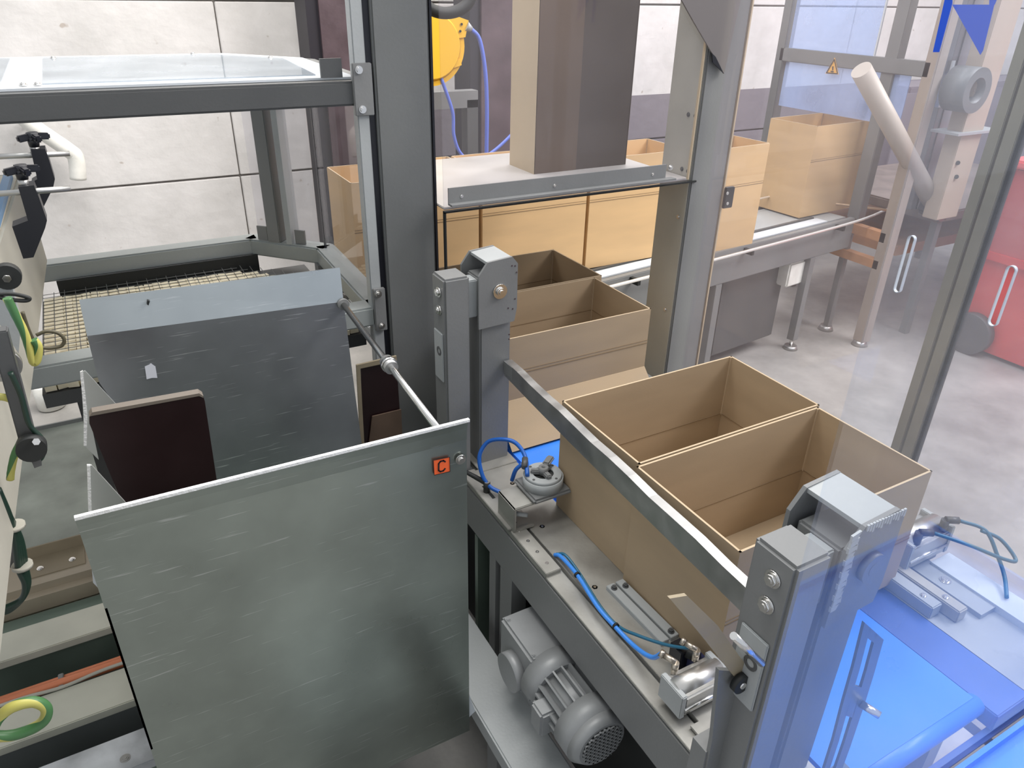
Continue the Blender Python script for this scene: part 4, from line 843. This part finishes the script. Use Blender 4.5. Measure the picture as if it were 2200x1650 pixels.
box('lower_bar', ORW, t, XF - .03, XF + .03, yr, 3.9, -1.42, -1.36); box('lower_bar', ORW, t, XF - .03, XF + .03, yr, 3.7, -1.60, -1.545)
MB().box(XF - .006, XF + .0, 3.29, 3.97, -.345, .6).build('upper_pane', GLASSP, t); MB().box(XF - .006, XF + .0, 3.0, 3.97, -.72, -.43).build('lower_pane', GLASSP, t)
MB().box(XF - .008, XF + .002, 3.28, 3.29, -.345, .6).build('pane_edge', PALE, t)
tr = MB().poly_prism([P(*q, 0, XF - .034) for q in ((1773, 158), (1793, 124), (1801, 160))], (.003, 0, 0)).build('warning_triangle', WARN, t, 'yellow warning triangle with black border')
tri = [P(*q, 0, XF - .0375) for q in ((1773, 158), (1793, 124), (1801, 160))]; b = MB()
cen = (tri[0] + tri[1] + tri[2]) / 3
for i in range(3):
    a, c_ = cen.lerp(tri[i], .86), cen.lerp(tri[(i + 1) % 3], .86); b.obox((a + c_) / 2, c_ - a, (1, 0, 0), (c_ - a).length / 2, .001, .0028)
b.obox(cen + V((0, 0, .002)), (0, .2, 1), (1, 0, 0), .012, .001, .004); b.obox(cen + V((0, 0, -.017)), (0, 1, 0), (1, 0, 0), .012, .001, .003); b.build('symbol', DARK, tr)
TZ = -1.26
tb = P(2012, 458, 2, TZ); YT = tb.y
t = thing('diagonal_tube', 'grey tube slanting down to the right behind the guard door', 'tube', tb)
MB().cyl(P(1850, 150, 1, YT + .1), P(2006, 440, 1, YT), .055, 24).build('tube', mat('tube_beige', (.42, .38, .34), .4), t)
c = P(2008, 447, 1, YT); MB().obox(c, (1, .2, -.4), (0, 1, 0), .09, .07, .06, .015).build('end_clamp', COLD, t)
MB().cyl(c + V((0, -.07, -.02)), c + V((0, .07, -.02)), .05, 20).build('clamp_pin', STEEL, t); MB().cyl((c.x, c.y, TZ), (c.x, c.y, c.z), .04, 16).build('stand', GREYD, t)
pb0 = P(2032, 470, 2, TZ); YS = pb0.y
t = thing('beige_upright', 'beige drilled upright post seen through the guard door left of the bronze profile', 'post', pb0)
ax0, ax1 = P(2018, 450, 1, YS), P(2060, 450, 1, YS)
pb = box('post', mat('upright_tan', (.46, .38, .30), .5), t, ax0.x, ax1.x, YS, YS + .10, TZ, .35, bev=.004)
for py in (350, 380): MB().cyl(P(2058 - (py - 350) * .1, py, 1, YS - .001), P(2058 - (py - 350) * .1, py, 1, YS - .01), .013).build('hole', DARK, pb)
box('shelf_tab', GREYL, t, ax0.x - .08, ax1.x + .14, YS - .03, YS + .15, P(2040, 292, 1, YS).z, P(2040, 287, 1, YS).z)
MB().cyl(P(2100, 195, 1, YS - .05), P(2100, 195, 1, YS - .05) + V((0, .15, 0)), .125, 32, hole=.07).build('ring_clamp', FRAME, t)
t = thing('slender_post', 'slender grey post with dark edge seals between the diagonal tube and the beige upright', 'post', P(1962, 450, 2, TZ))
py_ = P(1962, 450, 2, TZ).y; sx0, sx1 = P(1962, 430, 1, py_).x, P(1994, 430, 1, py_).x
box('post', mat('slender_grey', (.20, .20, .215), .4), t, sx0, sx1, py_, py_ + .06, TZ, .35, bev=.003)
box('seal_strip', BLACK, t, sx1, sx1 + .02, py_, py_ + .04, TZ, .35); box('seal_strip', BLACK, t, sx0 + .05, sx0 + .056, py_ - .006, py_, TZ, .35)
for py in (145, 190, 215): q = P(2025 - (py - 190) * .3, py, 1, py_ - .01); MB().box(q.x - .02, q.x + .02, py_ - .03, py_ - .005, q.z - .04, q.z + .04).build('hinge', CHROME, t)
t = thing('work_table', 'low dark machine table with steel top behind the diagonal tube', 'table', (5.2, 3.6, FZ))
c0, c1 = P(1870, 370, 2, -1.28), P(1915, 440, 2, -1.28)
box('top', mat('table_brown', (.20, .165, .15), .35, .2, .05, 40, .2, 6), t, 4.80, 6.6, 2.82, 4.0, -1.33, -1.26, bev=.01); box('under_shelf', ORW, t, 4.8, 6.0, 3.05, 3.9, -1.62, -1.55)
for (x, y) in ((4.85, 2.85), (6.5, 2.85), (4.85, 3.9), (6.5, 3.9)): box('leg', GREY, t, x, x + .05, y, y + .05, FZ, -1.33)
# mauve cabinets and white panels by the wall at right
t = thing('grey_cabinet', 'large mauve-grey cabinet by the wall behind the guard doors', 'cabinet', (7.6, 4.4, FZ))
box('carcass', mat('cabinet_mauve', (.22, .20, .24), .5, 0, 0, 60, .08, 2), t, 6.7, 9.0, 4.55, 4.95, FZ, -.75, bev=.01)
for x in (6.62, 7.82): box('door', mat('cabinet_door', (.25, .23, .27), .5), t, x, x + 1.14, 4.535, 4.55, FZ + .1, -.8, bev=.005)
for x in (7.68, 7.86): box('handle', CHROME, t, x, x + .02, 4.51, 4.535, -1.4, -1.2)
t = thing('shelving_rack', 'pale wire shelving rack at the top right behind the blue sticker', 'rack', (6.9, 3.4, FZ))
for (x, y) in ((6.7, 3.0), (8.7, 3.0), (6.7, 3.5), (8.7, 3.5)): box('upright', mat('upright_tan', (.46, .38, .30), .5), t, x, x + .06, y, y + .06, FZ, .8)
for z in (-.58, -.30, -.05, .2): 
    b = MB()
    for k in range(6): b.box(6.7, 8.76, 3.0 + k * .1, 3.012 + k * .1, z, z + .012)
    b.build('wire_shelf', PALE, t)
# red bin and red film
t = thing('red_bin', 'big red plastic wheeled bin on the floor behind the second guard door', 'bin', P(2150, 790, 2, FZ))
c1 = P(2046, 738, 2, FZ); ztb = P(2110, 560, 1, c1.y).z
x0, y1 = c1.x, c1.y + .0; b = MB()
b.poly_prism([V((x0, y1, FZ + .03)), V((x0 + .75, y1 - .1, FZ + .03)), V((x0 + .75, y1 - .75, FZ + .03)), V((x0 + .02, y1 - .75, FZ + .03))], (0, 0, .62)); b.build('tub', RED, t)
b = MB(); b.poly_prism([V((x0 - .04, y1 + .04, FZ + .64)), V((x0 + .8, y1 - .06, FZ + .64)), V((x0 + .8, y1 - .8, FZ + .64)), V((x0 - .03, y1 - .8, FZ + .64))], (0, 0, .05)); b.build('rim', RED, t)
zl_ = P(2140, 395, 1, y1 - .3).z
MB().box(x0 - .02, x0 + .78, y1 - .72, y1 - .02, FZ + .66, zl_, .03).build('load', mat('dull_red', (.55, .08, .08), .5), t)
MB().box(x0 - .06, x0 + .84, y1 - .78, y1 + .02, zl_ - .02, zl_ + .03, .012).build('film_cover', REDL, t)
for k in range(7): MB().tube([V((x0 - .02 + k * .13, y1 - .78, zl_ + .02)), V((x0 + .05 + k * .13, y1 - .45, zl_ + .05)), V((x0 + .02 + k * .13, y1 - .07, zl_ + .03))], .012, n=8).build('film_fold', REDL, t)
wc = P(2040, 690, 1, y1 - .1); MB().cyl(V((x0 - .02, y1 - .12, FZ + .14)), V((x0 - .09, y1 - .12, FZ + .14)), .14, 28).build('wheel', GREYD, t); MB().cyl(V((x0 - .05, y1 - .12, FZ + .14)), V((x0 + .05, y1 - .12, FZ + .14)), .03, 16).build('axle', STEEL, t)
t = thing('red_crate', 'red crate wrapped in glossy pale red film behind the red bin', 'crate', (6.6, 3.0, FZ))
box('crate', RED, t, 6.0, 7.6, 2.2, 2.75, FZ, -1.15, bev=.02); MB().box(5.96, 7.64, 2.16, 2.79, -1.25, -1.10, .03).build('film_wrap', REDL, t)
for k in range(6): MB().tube([V((5.95 + k * .28, 2.15, -1.1)), V((6.1 + k * .28, 2.4, -1.07)), V((6.3 + k * .28, 2.78, -1.09))], .02, n=8).build('film_fold', REDL, t)
